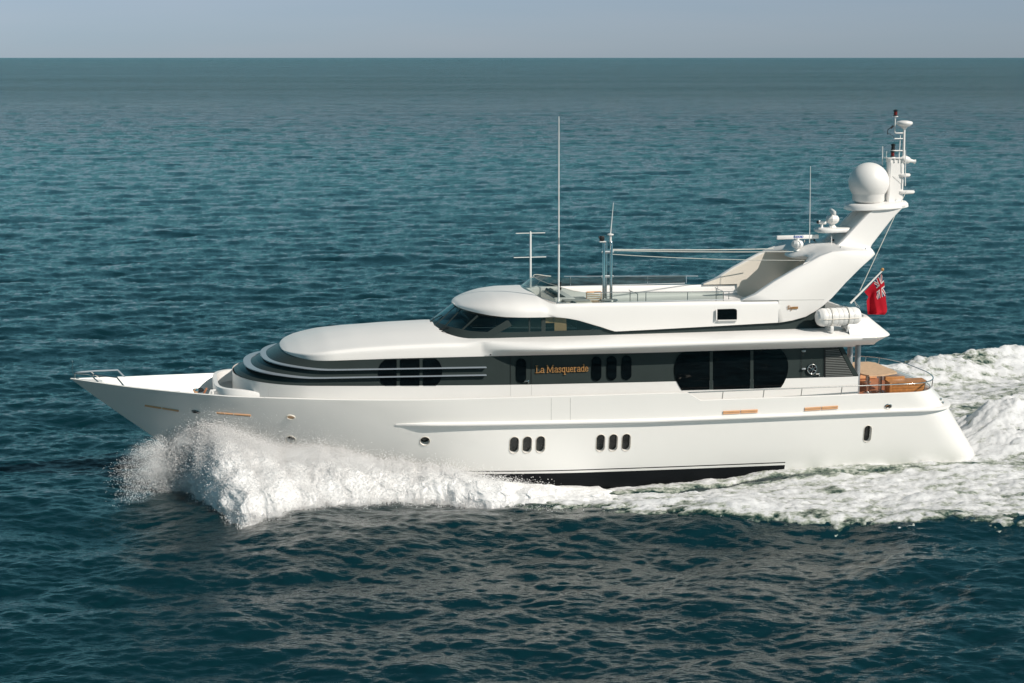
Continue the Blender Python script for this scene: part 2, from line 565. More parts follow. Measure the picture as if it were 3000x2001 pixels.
def hull_paint():
    m, nt, n, l, b = new_mat("hull_paint")
    b.inputs['Roughness'].default_value = 0.28
    b.inputs['Coat Weight'].default_value = 0.3
    b.inputs['Coat Roughness'].default_value = 0.06
    tc = n.new("ShaderNodeTexCoord")
    sp = n.new("ShaderNodeSeparateXYZ"); l.new(tc.outputs['Object'], sp.inputs[0])
    def mth(op, a, c=None):
        k = n.new("ShaderNodeMath"); k.operation = op
        for i, x in enumerate((a, c)):
            if x is None: continue
            if isinstance(x, (int, float)): k.inputs[i].default_value = x
            else: l.new(x, k.inputs[i])
        return k.outputs[0]
    zz = mth('ADD', sp.outputs['Z'], mth('MULTIPLY', sp.outputs['X'], 0.0155))
    fore = mth('LESS_THAN', sp.outputs['X'], 9.6)
    under = mth('MULTIPLY', mth('LESS_THAN', zz, 0.438), fore)
    line = mth('MULTIPLY', mth('MULTIPLY', mth('GREATER_THAN', zz, 0.520), mth('LESS_THAN', zz, 0.560)), fore)
    dark = mth('MAXIMUM', under, line)
    no = n.new("ShaderNodeTexNoise"); no.inputs['Scale'].default_value = 0.6; no.inputs['Detail'].default_value = 5
    l.new(tc.outputs['Object'], no.inputs['Vector'])
    rp = n.new("ShaderNodeValToRGB")
    rp.color_ramp.elements[0].color = (0.785, 0.775, 0.750, 1); rp.color_ramp.elements[1].color = (0.810, 0.800, 0.775, 1)
    l.new(no.outputs['Fac'], rp.inputs['Fac'])
    fb = n.new("ShaderNodeTexNoise"); fb.inputs['Scale'].default_value = 1.1; fb.inputs['Detail'].default_value = 2
    l.new(tc.outputs['Object'], fb.inputs['Vector'])
    bp = n.new("ShaderNodeBump"); bp.inputs['Distance'].default_value = 0.03; bp.inputs['Strength'].default_value = 0.22
    l.new(fb.outputs['Fac'], bp.inputs['Height']); l.new(bp.outputs[0], b.inputs['Normal'])
    mx = n.new("ShaderNodeMix"); mx.data_type = 'RGBA'
    mx.inputs[7].default_value = (0.006, 0.008, 0.010, 1)
    ru = n.new('ShaderNodeMapRange'); ru.inputs[3].default_value = 0.28; ru.inputs[4].default_value = 0.6
    l.new(under, ru.inputs[0]); l.new(ru.outputs[0], b.inputs['Roughness'])
    cw = n.new('ShaderNodeMapRange'); cw.inputs[3].default_value = 0.3; cw.inputs[4].default_value = 0.0
    l.new(under, cw.inputs[0]); l.new(cw.outputs[0], b.inputs['Coat Weight'])
    sw = n.new('ShaderNodeMapRange'); sw.inputs[3].default_value = 0.5; sw.inputs[4].default_value = 0.12
    l.new(under, sw.inputs[0]); l.new(sw.outputs[0], b.inputs['Specular IOR Level'])
    l.new(dark, mx.inputs[0]); l.new(rp.outputs[0], mx.inputs[6]); l.new(mx.outputs[2], b.inputs['Base Color'])
    return m
M_HULL = hull_paint()

# ------------------------------------------------------------------ the yacht
yacht = bpy.data.objects.new("motor_yacht", None)
COL.objects.link(yacht)
yacht.rotation_euler.z = YAW
tag(yacht, "long white motor yacht with a dark grey window band running fast through blue sea", "yacht")

def part(mb, name, mats, ang=35, parent=None, fix=True):
    return mb.build(name, mats, parent or yacht, ang, fix)

# ---- hull surface
STEM_Z = [-0.9, 0.0, 0.5, 1.2, 2.13, 2.63, 3.3, 3.91]
STEM_X = [-7.6, -10.4, -11.3, -12.35, -13.53, -14.18, -15.02, -15.76]
TRAN_Z = [-0.9, 0.2, 2.05, 2.14, 2.85]
TRAN_X = [18.27, 17.82, 16.57, 16.52, 15.84]
LTOP = 15.84 + 15.76
SH_X = [-15.76, -13.93, -12.07, -10.64, -8.7, -7.42, -4.36, -0.68, 4.24, 5.42, 5.80, 12.26, 15.92]
SH_Z = [3.91, 3.72, 3.585, 3.50, 3.455, 3.41, 3.33, 3.285, 3.235, 3.215, 2.91, 2.85, 2.82]
def stem_x(z): return np.interp(z, STEM_Z, STEM_X)
def tran_x(z): return np.interp(z, TRAN_Z, TRAN_X)
def sheer_z(x): return np.interp(x, SH_X, SH_Z)
_ZT = np.linspace(-1.2, 4.2, 271)
def _smooth_table(zs, vs):
    y = np.interp(_ZT, zs, vs)
    k = np.hanning(61); k /= k.sum()
    yp = np.concatenate([2 * y[0] - y[30:0:-1], y, 2 * y[-1] - y[-2:-32:-1]])
    return np.convolve(yp, k, 'valid')
_TB = _smooth_table([-0.9, -0.2, 0.4, 1.2, 2.4, 3.4, 3.9], [2.2, 2.85, 3.04, 3.18, 3.35, 3.45, 3.47])
_TE = _smooth_table([-0.9, 0.4, 2.0, 3.4, 3.9], [13.5, 13.2, 12.6, 12.4, 12.4])
_TP = _smooth_table([-0.9, 0.4, 1.6, 2.6, 3.4, 3.9], [1.62, 1.76, 1.95, 2.10, 2.24, 2.3])
def half_breadth(x, z):
    B = np.interp(z, _ZT, _TB)
    e = np.interp(z, _ZT, _TE)
    p = np.interp(z, _ZT, _TP)
    t = np.clip((x - stem_x(z)) / e, 0, 1)
    ent = 1 - (1 - t) ** p
    ls = 1.9
    r = np.clip((x - (tran_x(z) - ls)) / ls, 0, 1)
    st = np.maximum(1 - r ** 3.0, 0) ** (1 / 2.6)
    return B * ent * st * (1 - 0.085 * smooth(3, 17, x))

def station_list():
    s = list(np.linspace(0, 0.25, 34)) + list(np.linspace(0.25, 0.90, 92))[1:]
    a = np.linspace(0, np.pi / 2, 26)[1:]
    s += list(0.90 + 0.10 * np.sin(a))
    
    for xx in (5.40, 5.44, 5.79, 5.83):
        s.append((xx + 15.76) / LTOP)
    return sorted(set(s))
STS = station_list()
ZL = -0.9
def hull_point(s, f):
    xtop = -15.76 + s * LTOP
    zt = sheer_z(xtop)
    z = ZL + f * (zt - ZL)
    x = stem_x(z) + s * (tran_x(z) - stem_x(z))
    return x, half_breadth(x, z), z
FS = list(np.linspace(0, 1, 42))

def build_hull():
    mb = MB()
    secs = []
    ns = len(STS)
    for i, s in enumerate(STS):
        side = [hull_point(s, f) for f in FS]
        x, b, z = side[-1]
        zd = z - 0.92 if x < 5.5 else 2.42
        zd = zd + (z - zd) * float(smooth(15.3, 15.55, x)) + (z - 0.02 - zd) * float(1 - smooth(-14.75, -13.9, x))
        th = 0.11
        bi = max(b - th, b * 0.3)
        def lim(zz): return min(bi, max(float(half_breadth(x, zz)) - 0.09, 0.002))
        inner = [(x, max(b - 0.03, b * .7), z + 0.02), (x, max(b - th + 0.02, b * 0.4), z + 0.02), (x, bi, z - 0.01),
                 (x, lim(z - (z - zd) * 0.5), z - (z - zd) * 0.5), (x, lim(zd), zd), (x, lim(zd) * 0.5, zd + 0.02)]
        half = side + inner
        near = [(q[0], -q[1], q[2]) for q in half]
        far = [(q[0], q[1], q[2]) for q in half]
        cen = [(x, 0, zd + 0.03)]
        keel = [(side[0][0], 0, side[0][2] - 0.25)]
        secs.append(keel + near + cen + far[::-1])
    mb.loft(secs, closed=True, cap=True)
    return part(mb, "hull", [M_HULL], 32)
HULL = build_hull()

def bvh_of(o):
    dg = bpy.context.evaluated_depsgraph_get()
    return BVHTree.FromObject(o, dg)
HB = bvh_of(HULL)
def on_surface(bvh, u, v):
    d = rayl(u, v)
    p, nrm, i, dist = bvh.ray_cast(Vector(CAML), Vector(d).normalized())
    while p is None:
        u += 2 if u < 1500 else -2
        d = rayl(u, v)
        p, nrm, i, dist = bvh.ray_cast(Vector(CAML), Vector(d).normalized())
    if nrm.dot(Vector(d)) > 0: nrm = -nrm
    return p, nrm
def frame_at(p, nrm):
    """axes on a surface: along (aft), up, outward"""
    n_ = nrm.normalized()
    a = Vector((1, 0, 0)); a = (a - n_ * a.dot(n_)).normalized()
    up = a.cross(n_)
    if up.z < 0: up = -up
    return a, up, n_

PXM = 1 / 85.0
def capsule_outline(w, h, n=10):
    """upright stadium w x h"""
    r = w / 2
    k = h / 2 - r
    pts = [(r * math.cos(a), k + r * math.sin(a)) for a in np.linspace(0, math.pi, n)]
    pts += [(r * math.cos(a), -k + r * math.sin(a)) for a in np.linspace(math.pi, 2 * math.pi, n)]
    return pts

OVALS = [(1505, 1303, .33, .62), (1543, 1302, .33, .62), (1582, 1301, .33, .62), (1758, 1297, .32, .64), (1795, 1296, .32, .64), (1833, 1295, .32, .64), (2540, 1270, .30, .64)]
ROUNDS = [(852, 1288), (1245, 1292)]
openings = []
for (u, v, w, h) in OVALS:
    p, nr = on_surface(HB, u + 1.5, v + 1)
    openings.append(("oval_window", p, frame_at(p, nr), capsule_outline(w, h, 12), 0.17))
for (u, v) in ROUNDS:
    p, nr = on_surface(HB, u, v)
    openings.append(("porthole", p, frame_at(p, nr), capsule_outline(.345, .3452, 12), 0.22))
def punch(hull, groups):
    """cut real recesses into the plating: clear the faces round each group of openings, refill up to their rims, sink the rims"""
    bm = bmesh.new(); bm.from_mesh(hull.data)
    for g in groups:
        p0_, (a, up, nn) = g[0][1], g[0][2]
        xs = []
        for kind, p, fr, out, dep in g:
            c = p - p0_
            xs += [(c.dot(a) + x, c.dot(up) + y) for x, y in out]
        xs = np.array(xs); lo, hi = xs.min(0) - 0.06, xs.max(0) + 0.06
        kill = []
        for f in bm.faces:
            q = [((vv.co - p0_).dot(a), (vv.co - p0_).dot(up), (vv.co - p0_).dot(nn)) for vv in f.verts]
            if min(abs(k[2]) for k in q) > 0.35: continue
            if f.normal.dot(nn) < 0.5: continue
            if max(k[0] for k in q) < lo[0] or min(k[0] for k in q) > hi[0] or max(k[1] for k in q) < lo[1] or min(k[1] for k in q) > hi[1]: continue
            kill.append(f)
        edges = set(e for f in kill for e in f.edges)
        ks = set(kill)
        border = [e for e in edges if any(f not in ks for f in e.link_faces)]
        bmesh.ops.delete(bm, geom=kill, context='FACES')
        border = [e for e in border if e.is_valid]
        rims = []
        for kind, p, (a1, u1, n1), out, dep in g:
            vs = []
            for x, y in out:
                w_ = p + a1 * x + u1 * y
                h_, nr_, i_, d_ = HB.ray_cast(w_ + n1 * 0.4, -n1)
                vs.append(bm.verts.new(h_ if h_ is not None else w_))
            es = [bm.edges.new((vs[i], vs[(i + 1) % len(vs)])) for i in range(len(vs))]
            rims.append((vs, es, n1, dep))
        bmesh.ops.triangle_fill(bm, edges=border + [e for r_ in rims for e in r_[1]], use_beauty=True, use_dissolve=False, normal=nn)
        for vs, es, n1, dep in rims:
            inner = [bm.verts.new(v.co - n1 * dep) for v in vs]
            for i in range(len(vs)):
                j = (i + 1) % len(vs)
                bm.faces.new((vs[i], vs[j], inner[j], inner[i]))
    bmesh.ops.recalc_face_normals(bm, faces=bm.faces)
    bm.to_mesh(hull.data); bm.free()
punch(HULL, [openings[0:3], openings[3:6], openings[6:7], openings[7:8], openings[8:9]])
set_smooth(HULL, 32)
for kind, p, (a, up, nn), out, dep in openings:
    mb = MB()
    q = [p + (a * x + up * y) * 1.01 - nn * (dep - 0.02) for x, y in out]
    mb.prism(q, -nn * 0.03)
    o = part(mb, kind, [M_PORTGLASS], 30, HULL)
    # slim lip round the opening
    rim = MB()
    rim.tube([p + (a * x + up * y) * 1.03 + nn * 0.004 for x, y in out], 0.012, 6, closed=True)
    part(rim, "port_rim", [M_CREAM], 60, HULL)

# ---- rub rail round the side and stern
def hull_line(zf, x0, x1, n=90, off=0.0):
    pts = []
    for x in np.linspace(x0, x1, n):
        z = zf(x)
        pts.append((x, -half_breadth(x, z) - off, z))
    return pts
def rail_z(x): return np.interp(x, [-4.6, 0, 4.26, 8.7, 13.5, 16.3], [2.47, 2.36, 2.26, 2.22, 2.19, 2.15])
def build_rubrail():
    mb = MB()
    secs = []
    base = []
    xe = float(tran_x(2.15)) - 0.003
    for x in list(np.linspace(-4.75, 14.2, 80)) + list(xe - (xe - 14.2) * np.cos(np.linspace(0, np.pi / 2, 30)))[1:]:
        z = float(rail_z(x)); base.append((x, float(half_breadth(x, z)), z))
    path = [(x, -b, z) for x, b, z in base] + [(x, b, z) for x, b, z in base[::-1]]
    for i, p in enumerate(path):
        t = Vector(path[min(i + 1, len(path) - 1)]) - Vector(path[max(i - 1, 0)]); t.z = 0; t.normalize()
        o = Vector((t.y, -t.x, 0))
        k = float(smooth(-4.8, -3.4, p[0]))
        P = Vector(p)
        w = 0.02 + 0.14 * k
        secs.append([P - o * 0.06 + Vector((0, 0, 0.065 * k + .015)), P + o * (0.55 * w) + Vector((0, 0, 0.05 * k + .01)), P + o * (w * .97) + Vector((0, 0, 0.02)),
                     P + o * w + Vector((0, 0, -0.01)), P + o * (w * .93) + Vector((0, 0, -0.035)), P - o * 0.06 + Vector((0, 0, -0.05 * k - .015))])
    mb.loft(secs, closed=True, cap=True)
    return part(mb, "rub_rail", [M_WHITE], 40, HULL)
build_rubrail()

# ---- fender strips, hawse holes, fairleads on the topsides
for (u0, v0, u1, v1) in [(425, 1189, 524, 1205), (634.5, 1211, 735, 1219), (2118, 1209, 2219, 1204), (2357, 1199, 2454, 1193)]:
    mb = MB()
    P = []
    for t in np.linspace(0, 1, 9):
        p, nr = on_surface(HB, u0 + (u1 - u0) * t, v0 + (v1 - v0) * t)
        P.append((p, frame_at(p, nr)))
    for k, (dz, hh, m_) in enumerate([(0.035, 0.028, 0), (-0.03, 0.022, 1 if u0 < 1000 else 0)]):
        for seg in ((0, 4), (4, 8)):
            idx = list(range(seg[0], seg[1] + 1))
            secs = []
            for j in idx:
                p, (a, up, nn) = P[j]
                sh = a * (0.02 if j == seg[0] and seg[0] else (-0.02 if j == seg[1] and seg[1] == 4 else 0))
                c = p + up * dz + sh
                secs.append([c + up * hh - nn * .02, c + up * hh + nn * .035, c - up * hh + nn * .035, c - up * hh - nn * .02])
            mb.loft(secs, closed=True, cap=True, m=m_)
    p, (a, up, nn) = P[4]
    o = part(mb, "fender_strip", [M_BRONZE, M_WHITE], 40, HULL)
for (u, v, w, h, m_) in [(852, 1222, .28, .17, M_BRONZE), (574, 1206, .27, .12, M_DULL), (2602, 1190, .26, .15, M_BRONZE)]:
    p, nr = on_surface(HB, u, v)
    a, up, nn = frame_at(p, nr)
    mb = MB()
    ring = [p + a * (w / 2 * math.cos(t)) + up * (h / 2 * math.sin(t)) + nn * 0.008 for t in np.linspace(0, 2 * math.pi, 24)[:-1]]
    mb.tube(ring, 0.026, 6, closed=True, m=0)
    mb.prism([p + a * (w / 2 * math.cos(t)) + up * (h / 2 * math.sin(t)) + nn * 0.012 for t in np.linspace(0, 2 * math.pi, 24)[:-1]], -nn * 0.03, m=1)
    if m_ is not M_BRONZE or u > 2000:
        mb.tube([p - a * w * .3 + nn * .03 - up * .02, p + a * w * .1 + nn * .05 + up * .03, p + a * w * .35 + nn * .03 - up * .02], 0.028, 6, m=2)
    part(mb, "hawse_hole", [M_CREAM if u == 852 else M_STEEL, m_, M_BRONZE if u == 852 else M_BLACK], 50, HULL)
# shell door seams amidships (shallow grooves) and small stern fittings
for u in (1615, 1671):
    P = [on_surface(HB, u, v) for v in np.linspace(1166, 1236, 7)]
    part(MB().tube([p + nr * 0.001 for p, nr in P], 0.006, 4), "shell_door_seam", [M_CANVAS], 40, HULL)
for (u, v) in [(2757, 1171), (2763, 1181)]:
    p, nr = on_surface(HB, u - 3, v)
    part(MB().box(p + nr * 0.03, (0.07, 0.07, 0.1), bev=0.015), "stern_cleat", [M_STEEL], 40, HULL)

# ------------------------------------------------------------------ plan outlines
def outline(xf, ln, w, xe, n=2.3, k=22, kk=10):
    """near side from aft end xe forward round the nose to the far side"""
    th = np.linspace(0, math.pi / 2, k)
    nose = [(xf + ln * (1 - math.cos(t) ** (2 / n)), w * math.sin(t) ** (2 / n)) for t in th]
    side = [(x, w) for x in np.linspace(xf + ln, xe, kk + 1)[1:]]
    half = nose + side
    near = [(x, -y) for x, y in half[::-1]]
    return near + [(x, y) for x, y in half[1:]]

def band_lo(x): return np.interp(x, [-10.2, -9.6, -7.08, -0.57, 4.41, 9.63, 12.36], [4.02, 3.98, 3.83, 3.63, 3.55, 3.49, 3.47])
def band_hi(x): return np.interp(x, [-8.6, -7.5, -4.7, -0.57, 4.4, 11.6, 12.8], [4.80, 4.71, 4.71, 4.67, 4.61, 4.575, 4.57])
XE = 12.38
HW = 2.80
def build_deckhouse():
    mb = MB()
    # lower wall, white
    o0 = outline(-10.16, 2.5, HW, XE)
    lo = []
    for x, y in o0:
        zb = 2.38 if x > 5.4 else 2.9
        cl = max(float(half_breadth(x, zb)) - .14, .05)
        lo.append((x, float(np.clip(y, -cl, cl)), zb))
    hi = [(x, y, float(band_lo(x))) for x, y in o0]
    mb.loft([lo, hi])
    # aft bulkhead and a floor over the house
    mb.prism([(XE - .02, -HW + 0.02, 2.38), (XE - .02, -HW + .30, 2.38), (XE - .02, -HW + .30, 3.46), (XE - .02, -HW + .02, 3.46)], (-0.05, 0, 0))
    return part(mb, "deckhouse_wall", [M_WHITE], 35)
HOUSE = build_deckhouse()
def build_band():
    mb = MB()
    rows = []
    for k in np.linspace(0, 1, 7):
        xf = -10.10 + (-8.46 + 10.10) * k
        ln = 2.4 + (1.7 - 2.4) * k
        o = outline(xf, ln, HW - 0.02 - 0.0 * k, XE)
        rows.append([(x - (0.62 * k if i in (0, len(o) - 1) else 0) , y, float(band_lo(x) * (1 - k) + band_hi(x) * k)) for i, (x, y) in enumerate(o)])
    mb.loft(rows)
    return part(mb, "window_band", [M_GREY], 35)
BAND = build_band()
WB = bvh_of(BAND)
WH_ = bvh_of(HOUSE)

# big windows: black glass set just proud of the band
def flat_pane(outline_px, name, parent, y=-HW, proud=0.02, mats=M_BLACKGLASS):
    mb = MB()
    P = [PY(u, v, y) for u, v in outline_px]
    P = [(p[0], y - proud + 0.03, p[2]) for p in P]
    mb.prism(P, (0, -0.03, 0))
    return part(mb, name, [mats], 30, parent)
def arc_pts(cx, cy, rx, ry, a0, a1, n=9):
    return [(cx + rx * math.cos(math.radians(a)), cy - ry * math.sin(math.radians(a))) for a in np.linspace(a0, a1, n)]
# saloon window: three panes between two grey mullions
flat_pane([(2078, 1029.5), (2078, 1141), (1997, 1143)] + [(1989, 1131), (1981, 1115), (1977, 1098), (1976, 1084), (1977, 1070), (1981, 1055), (1989, 1041), (2001, 1031.6)], "window_pane", BAND)
flat_pane([(2089, 1029), (2197, 1026), (2197, 1138), (2089, 1141)], "window_pane", BAND)
flat_pane([(2208, 1025.6), (2287, 1023.5), (2297, 1034), (2304, 1047), (2308, 1061), (2309, 1076), (2307, 1092), (2303, 1107), (2296, 1122), (2288, 1134.5), (2208, 1138)], "window_pane", BAND)
flat_pane([(2079, 1029.6), (2088, 1029.4), (2088, 1141), (2079, 1141)], "window_mullion", BAND, proud=0.016, mats=M_GREY)
flat_pane([(2198, 1026.2), (2207, 1026), (2207, 1138), (2198, 1138)], "window_mullion", BAND, proud=0.016, mats=M_GREY)
# forward cabin window behind the blades
flat_pane([(1162, 1053), (1162, 1129.5), (1128, 1129.5)] + [(1118, 1120), (1111, 1106), (1109, 1091), (1111, 1076), (1117, 1063), (1127, 1054)], "window_pane", BAND)
flat_pane([(1174, 1052.7), (1229, 1051.5), (1229, 1129.5), (1174, 1129.5)], "window_pane", BAND)
flat_pane([(1241, 1051.2), (1277, 1050.5), (1287, 1060), (1293, 1073), (1295.5, 1087), (1294, 1103), (1288, 1118), (1278, 1129.3), (1241, 1129.5)], "window_pane", BAND)
# small upright oval windows
for (u, v) in [(1527, 1085.6), (1747.6, 1080), (1792, 1078.4), (1835.6, 1076.8)]:
    flat_pane([(u + x, v - y) for x, y in capsule_outline(28, 71, 10)], "oval_window", BAND)

# ---- two enamel blades wrapped round the house
def blade(z_side, z_nose, xf, ln, d_side, d_nose, name):
    mb = MB()
    o_out = outline(xf, ln, HW + d_side, -1.5, k=26, kk=14)
    o_in = outline(xf + d_nose + 0.12, ln * 0.93, HW - 0.05, -1.5, k=26, kk=14)
    secs = []
    for (xa, ya), (xb, yb) in zip(o_out, o_in):
        k = float(smooth(xf + 0.3, xf + ln + 0.3, xa))
        z = z_nose * (1 - k) + (z_side - 0.0185 * (xa + 8.1)) * k
        e = min(1.0, max(0.0, (-1.5 - xa) / 0.05))
        secs.append([(xb, yb, z + 0.014), (xa * .97 + xb * .03, ya * .97 + yb * .03, z + 0.018), (xa, ya, z), (xa * .97 + xb * .03, ya * .97 + yb * .03, z - 0.018), (xb, yb, z - 0.014)])
    mb.loft(secs, closed=True, cap=True)
    return part(mb, name, [M_BLADE], 40)
blade(4.43, 4.53, -9.16, 2.05, 0.13, 0.15, "sun_blade")
blade(4.155, 4.27, -9.77, 2.15, 0.13, 0.15, "sun_blade")

# ---- breakwater step in front of the house
mb = MB()
oo = outline(-10.85, 2.3, 2.22, -7.9, n=4.2, k=24, kk=6)
oi = outline(-10.70, 2.15, 2.08, -7.9, n=4.2, k=24, kk=6)
secs = []
for (xa, ya), (xb, yb) in zip(oo, oi):
    z = 3.70 - 0.30 * float(smooth(-10.3, -8.3, xa))
    zb = z - 0.42
    cl = max(float(half_breadth(xa, zb)) - .16, .05)
    ka = min(1.0, cl / max(abs(ya), 1e-6))
    secs.append([(xa, ya * ka, zb), (xa, ya, z - .03), (xa * .9 + xb * .1, ya * .9 + yb * .1, z), (xb, yb, z), (xb, yb * min(1.0, cl / max(abs(yb), 1e-6)), zb)])
mb.loft(secs)
part(mb, "breakwater", [M_WHITE], 40)

# ---- coachroof running aft into the upper deck with its overhang
def crest_z(x): return np.interp(x, [-8.46, -8.3, -7.82, -6.93, -6.0, -4.67, -3.08, 0, 13.5], [4.82, 4.90, 5.06, 5.28, 5.40, 5.48, 5.53, 5.45, 5.36])
def roof_w(x):
    t = np.clip((x + 8.46) / 1.75, 0, 1)
    return HW * (1 - (1 - t) ** 2.3) ** (1 / 2.3)
def build_roof():
    mb = MB()
    secs = []
    xs = list(-8.46 + 2.0 * (1 - np.cos(np.linspace(0, np.pi / 2, 22)))) + list(np.linspace(-6.4, -1.7, 26)) + list(np.linspace(-1.62, 1.4, 36)) + list(np.linspace(1.7, 12.2, 26))
    NP = 26
    for x in xs:
        w = max(float(roof_w(x)), 0.012)
        e = float(band_hi(x)) if x > -8.4 else 4.80
        h = float(crest_z(x)) - e
        keyA = np.array([(-.993, 0), (-1, .012), (-1, .27), (-1, .33), (-.998, .42), (-.99, .50), (-.97, .57), (-.92, .615), (-.83, .67), (-.43, .91), (0, 1)]) * np.array([w, h]) + np.array([0, e])
        # aft profile: soffit, bullnose, deck
        o = 0.70 * float(1 - (1 - np.clip((x + 1.62) / 2.4, 0, 1)) ** 1.5)
        zt = float(np.interp(x, [-2, 2, 6, 12], [5.22, 5.20, 5.19, 5.20]))
        key = [(-2.78, e), (-2.80, e + .01), (-2.80 - o * .96, 4.925), (-2.80 - o, 4.975), (-2.80 - o * .97, 5.045), (-2.80 - o * .85, 5.12), (-2.80 - o * .55, zt - .02), (-2.62 - o * .15, zt + .03), (-2.35, zt + .045), (-1.2, zt + .08), (0, float(crest_z(x)) - .1)]
        k = float(smooth(-2.4, -1.5, x))
        ky = keyA * (1 - k) + np.array(key) * k
        qi = np.interp(np.linspace(0, 1, NP), np.linspace(0, 1, 11), np.arange(11))
        P = list(zip(np.interp(qi, np.arange(11), ky[:, 0]), np.interp(qi, np.arange(11), ky[:, 1])))
        sec = [(x, y, z) for y, z in P] + [(x, -y, z) for y, z in P[::-1][1:]]
        secs.append(sec)
    mb.loft(secs)
    return part(mb, "coachroof", [M_WHITE], 50)
ROOF = build_roof()
# aft part of the overhang: underside slab and raked, rounded end with bulwark
def build_aft_overhang():
    mb = MB()
    def sweep(xe, r, w, n=16):
        th = np.linspace(0, math.pi / 2, n)
        return [(11.75, -w)] + [(xe - r + r * math.sin(t), -(w - r) - r * math.cos(t)) for t in th] + [(xe + .06, 0)]
    prof = [("b", 4.975, 13.28, 3.44), ("b2", 5.005, 13.31, 3.45), ("b3", 5.05, 13.28, 3.43), ("m", 5.22, 13.08, 3.33), ("m2", 5.42, 12.84, 3.22), ("t", 5.62, 12.62, 3.11), ("t2", 5.66, 12.57, 3.07), ("ti", 5.655, 12.47, 2.98), ("in", 5.25, 12.47, 2.96)]
    rows = []
    for nme, z, xe, w in prof:
        q = sweep(xe + .25, .85, w)
        up = []
        for i, (x, y) in enumerate(q):
            k = float(smooth(0, 5, i))                         # bulwark height rises from the side round the corner
            zz = z
            up.append((x, y, zz))
        rows.append(up + [(x, -y, z_) for x, y, z_ in up[::-1][1:]])
    mb.loft(rows)
    # underside
    q = sweep(13.28 + .25, .85, 3.44)
    ring = [(x, y, 4.975) for x, y in q] + [(x, -y, 4.975) for x, y in q[::-1][1:]]
    inner = [(12.1, y * 0.8, 4.62) for x, y, z in ring]
    mid = [(min(x, 12.9), y * 0.86, 4.66) for x, y, z in ring]
    mb.loft([ring, mid, inner])
    # deck inside the bulwark
    qd = sweep(12.47 + .25, .85, 2.95)
    ringd = [(x, y, 5.27) for x, y in qd] + [(x, -y, 5.27) for x, y in qd[::-1][1:]]
    mb.loft([ringd, [(12.0, y * .9, 5.30) for x, y, z in ringd]])
    return part(mb, "upper_deck_end", [M_WHITE], 40)
build_aft_overhang()
# soffit between house and aft end
mb = MB()
mb.loft([[(9.9, -2.79, 4.585), (12.2, -2.79, 4.575), (13.0, -2.5, 4.66)], [(9.9, 2.79, 4.585), (12.2, 2.79, 4.575), (13.0, 2.5, 4.66)]])
part(mb, "soffit_panel", [M_WHITE], 40)
# drain slots under the overhang: each row one dark comb of short slots
for u0, u1, v0 in [(1983, 2035, 1013), (2045, 2095, 1011), (2106, 2154, 1009.5), (2166, 2215, 1008), (2227, 2274, 1005), (2284, 2334, 1002.5)]:
    mb = MB()
    a_, b_ = PY(u0, v0, -3.36), PY(u1, v0 - (u1 - u0) * .045, -3.36)
    mb.prism([(a_[0], -3.345, a_[2] - .004), (b_[0], -3.345, b_[2] - .004), (b_[0], -3.345, b_[2] + .004), (a_[0], -3.345, a_[2] + .004)], (0, -.012, 0))
    for u in np.arange(u0, u1, 8.0):
        p = PY(u, v0 - (u - u0) * 0.045, -3.36)
        mb.box((p[0], -3.355, p[2]), (0.05, 0.03, 0.018))
    part(mb, "drain_slots", [M_BRONZE], 40, ROOF)

# ---- louvre panel, door details at the aft end of the band
flat_pane([(2416, 1019), (2453, 1018), (2500, 1101), (2416, 1104)], "louvre_panel", BAND, proud=0.012, mats=M_BLACK)
LV = bpy.data.objects.get("louvre_panel")
mb = MB()
for k in range(16):
    v = 1026 + k * 5.0
    uR = 2453 + (v - 1018) / (1101 - 1018) * 46
    a, b2 = PY(2418, v + 1, -HW), PY(uR - 1, v - 1.5, -HW)
    mb.prism([(a[0], -HW - .035, a[2]), (b2[0], -HW - .035, b2[2]), (b2[0], -HW + .005, b2[2] + .03), (a[0], -HW + .005, a[2] + .03)], (0, 0, -0.012))
part(mb, "louvre_slats", [M_SLAT], 30, LV)
flat_pane([(2456, 1017), (2466, 1017), (2515, 1100), (2500, 1101)], "slanted_frame", BAND, proud=0.02, mats=M_GREY)
def seam(name, pts, y=-HW, r=0.007, m_=M_BLACK, parent=None, dy=0.022):
    mb = MB()
    P = [PY(u, v, y) for u, v in pts]
    mb.tube([(p[0], y - dy, p[2]) for p in P], r, 5)
    return part(mb, name, [m_], 40, parent or BAND)
seam("door_seam", [(2347.6, 1024), (2347.6, 1107)])
seam("door_seam", [(2415, 1021), (2415, 1104)])
seam("door_seam", [(1496, 1044), (1496, 1128)], dy=0.0)
seam("door_seam", [(1557, 1042), (1557, 1126)], dy=0.0)
seam("door_seam", [(1496, 1130), (1496, 1160)], m_=M_CANVAS, parent=HOUSE, r=.005, dy=0.0)
seam("door_seam", [(1557, 1128), (1557, 1158)], m_=M_CANVAS, parent=HOUSE, r=.005, dy=0.0)
seam("door_seam", [(787, 1160), (787, 1140), (793, 1134), (812, 1133)], m_=M_CANVAS, parent=HOUSE, r=.005, dy=0.0)
for (u, v) in [(2353, 1028), (2353, 1080)]:
    mb = MB(); p = PY(u, v, -HW)
    mb.box((p[0], -HW - .05, p[2]), (0.15, 0.06, 0.06), bev=.012)
    part(mb, "door_hinge", [M_DULL], 40, BAND)
for (u, v) in [(1547, 1118), (2399, 1097)]:
    mb = MB(); p = PY(u, v, -HW)
    mb.box((p[0], -HW - .03, p[2]), (0.05, 0.05, 0.11), bev=.012)
    mb.tube([(p[0] - .02, -HW - .07, p[2] + .03), (p[0] - .14, -HW - .07, p[2] + .03)], .016, 6)
    part(mb, "door_handle", [M_STEEL], 40, BAND)
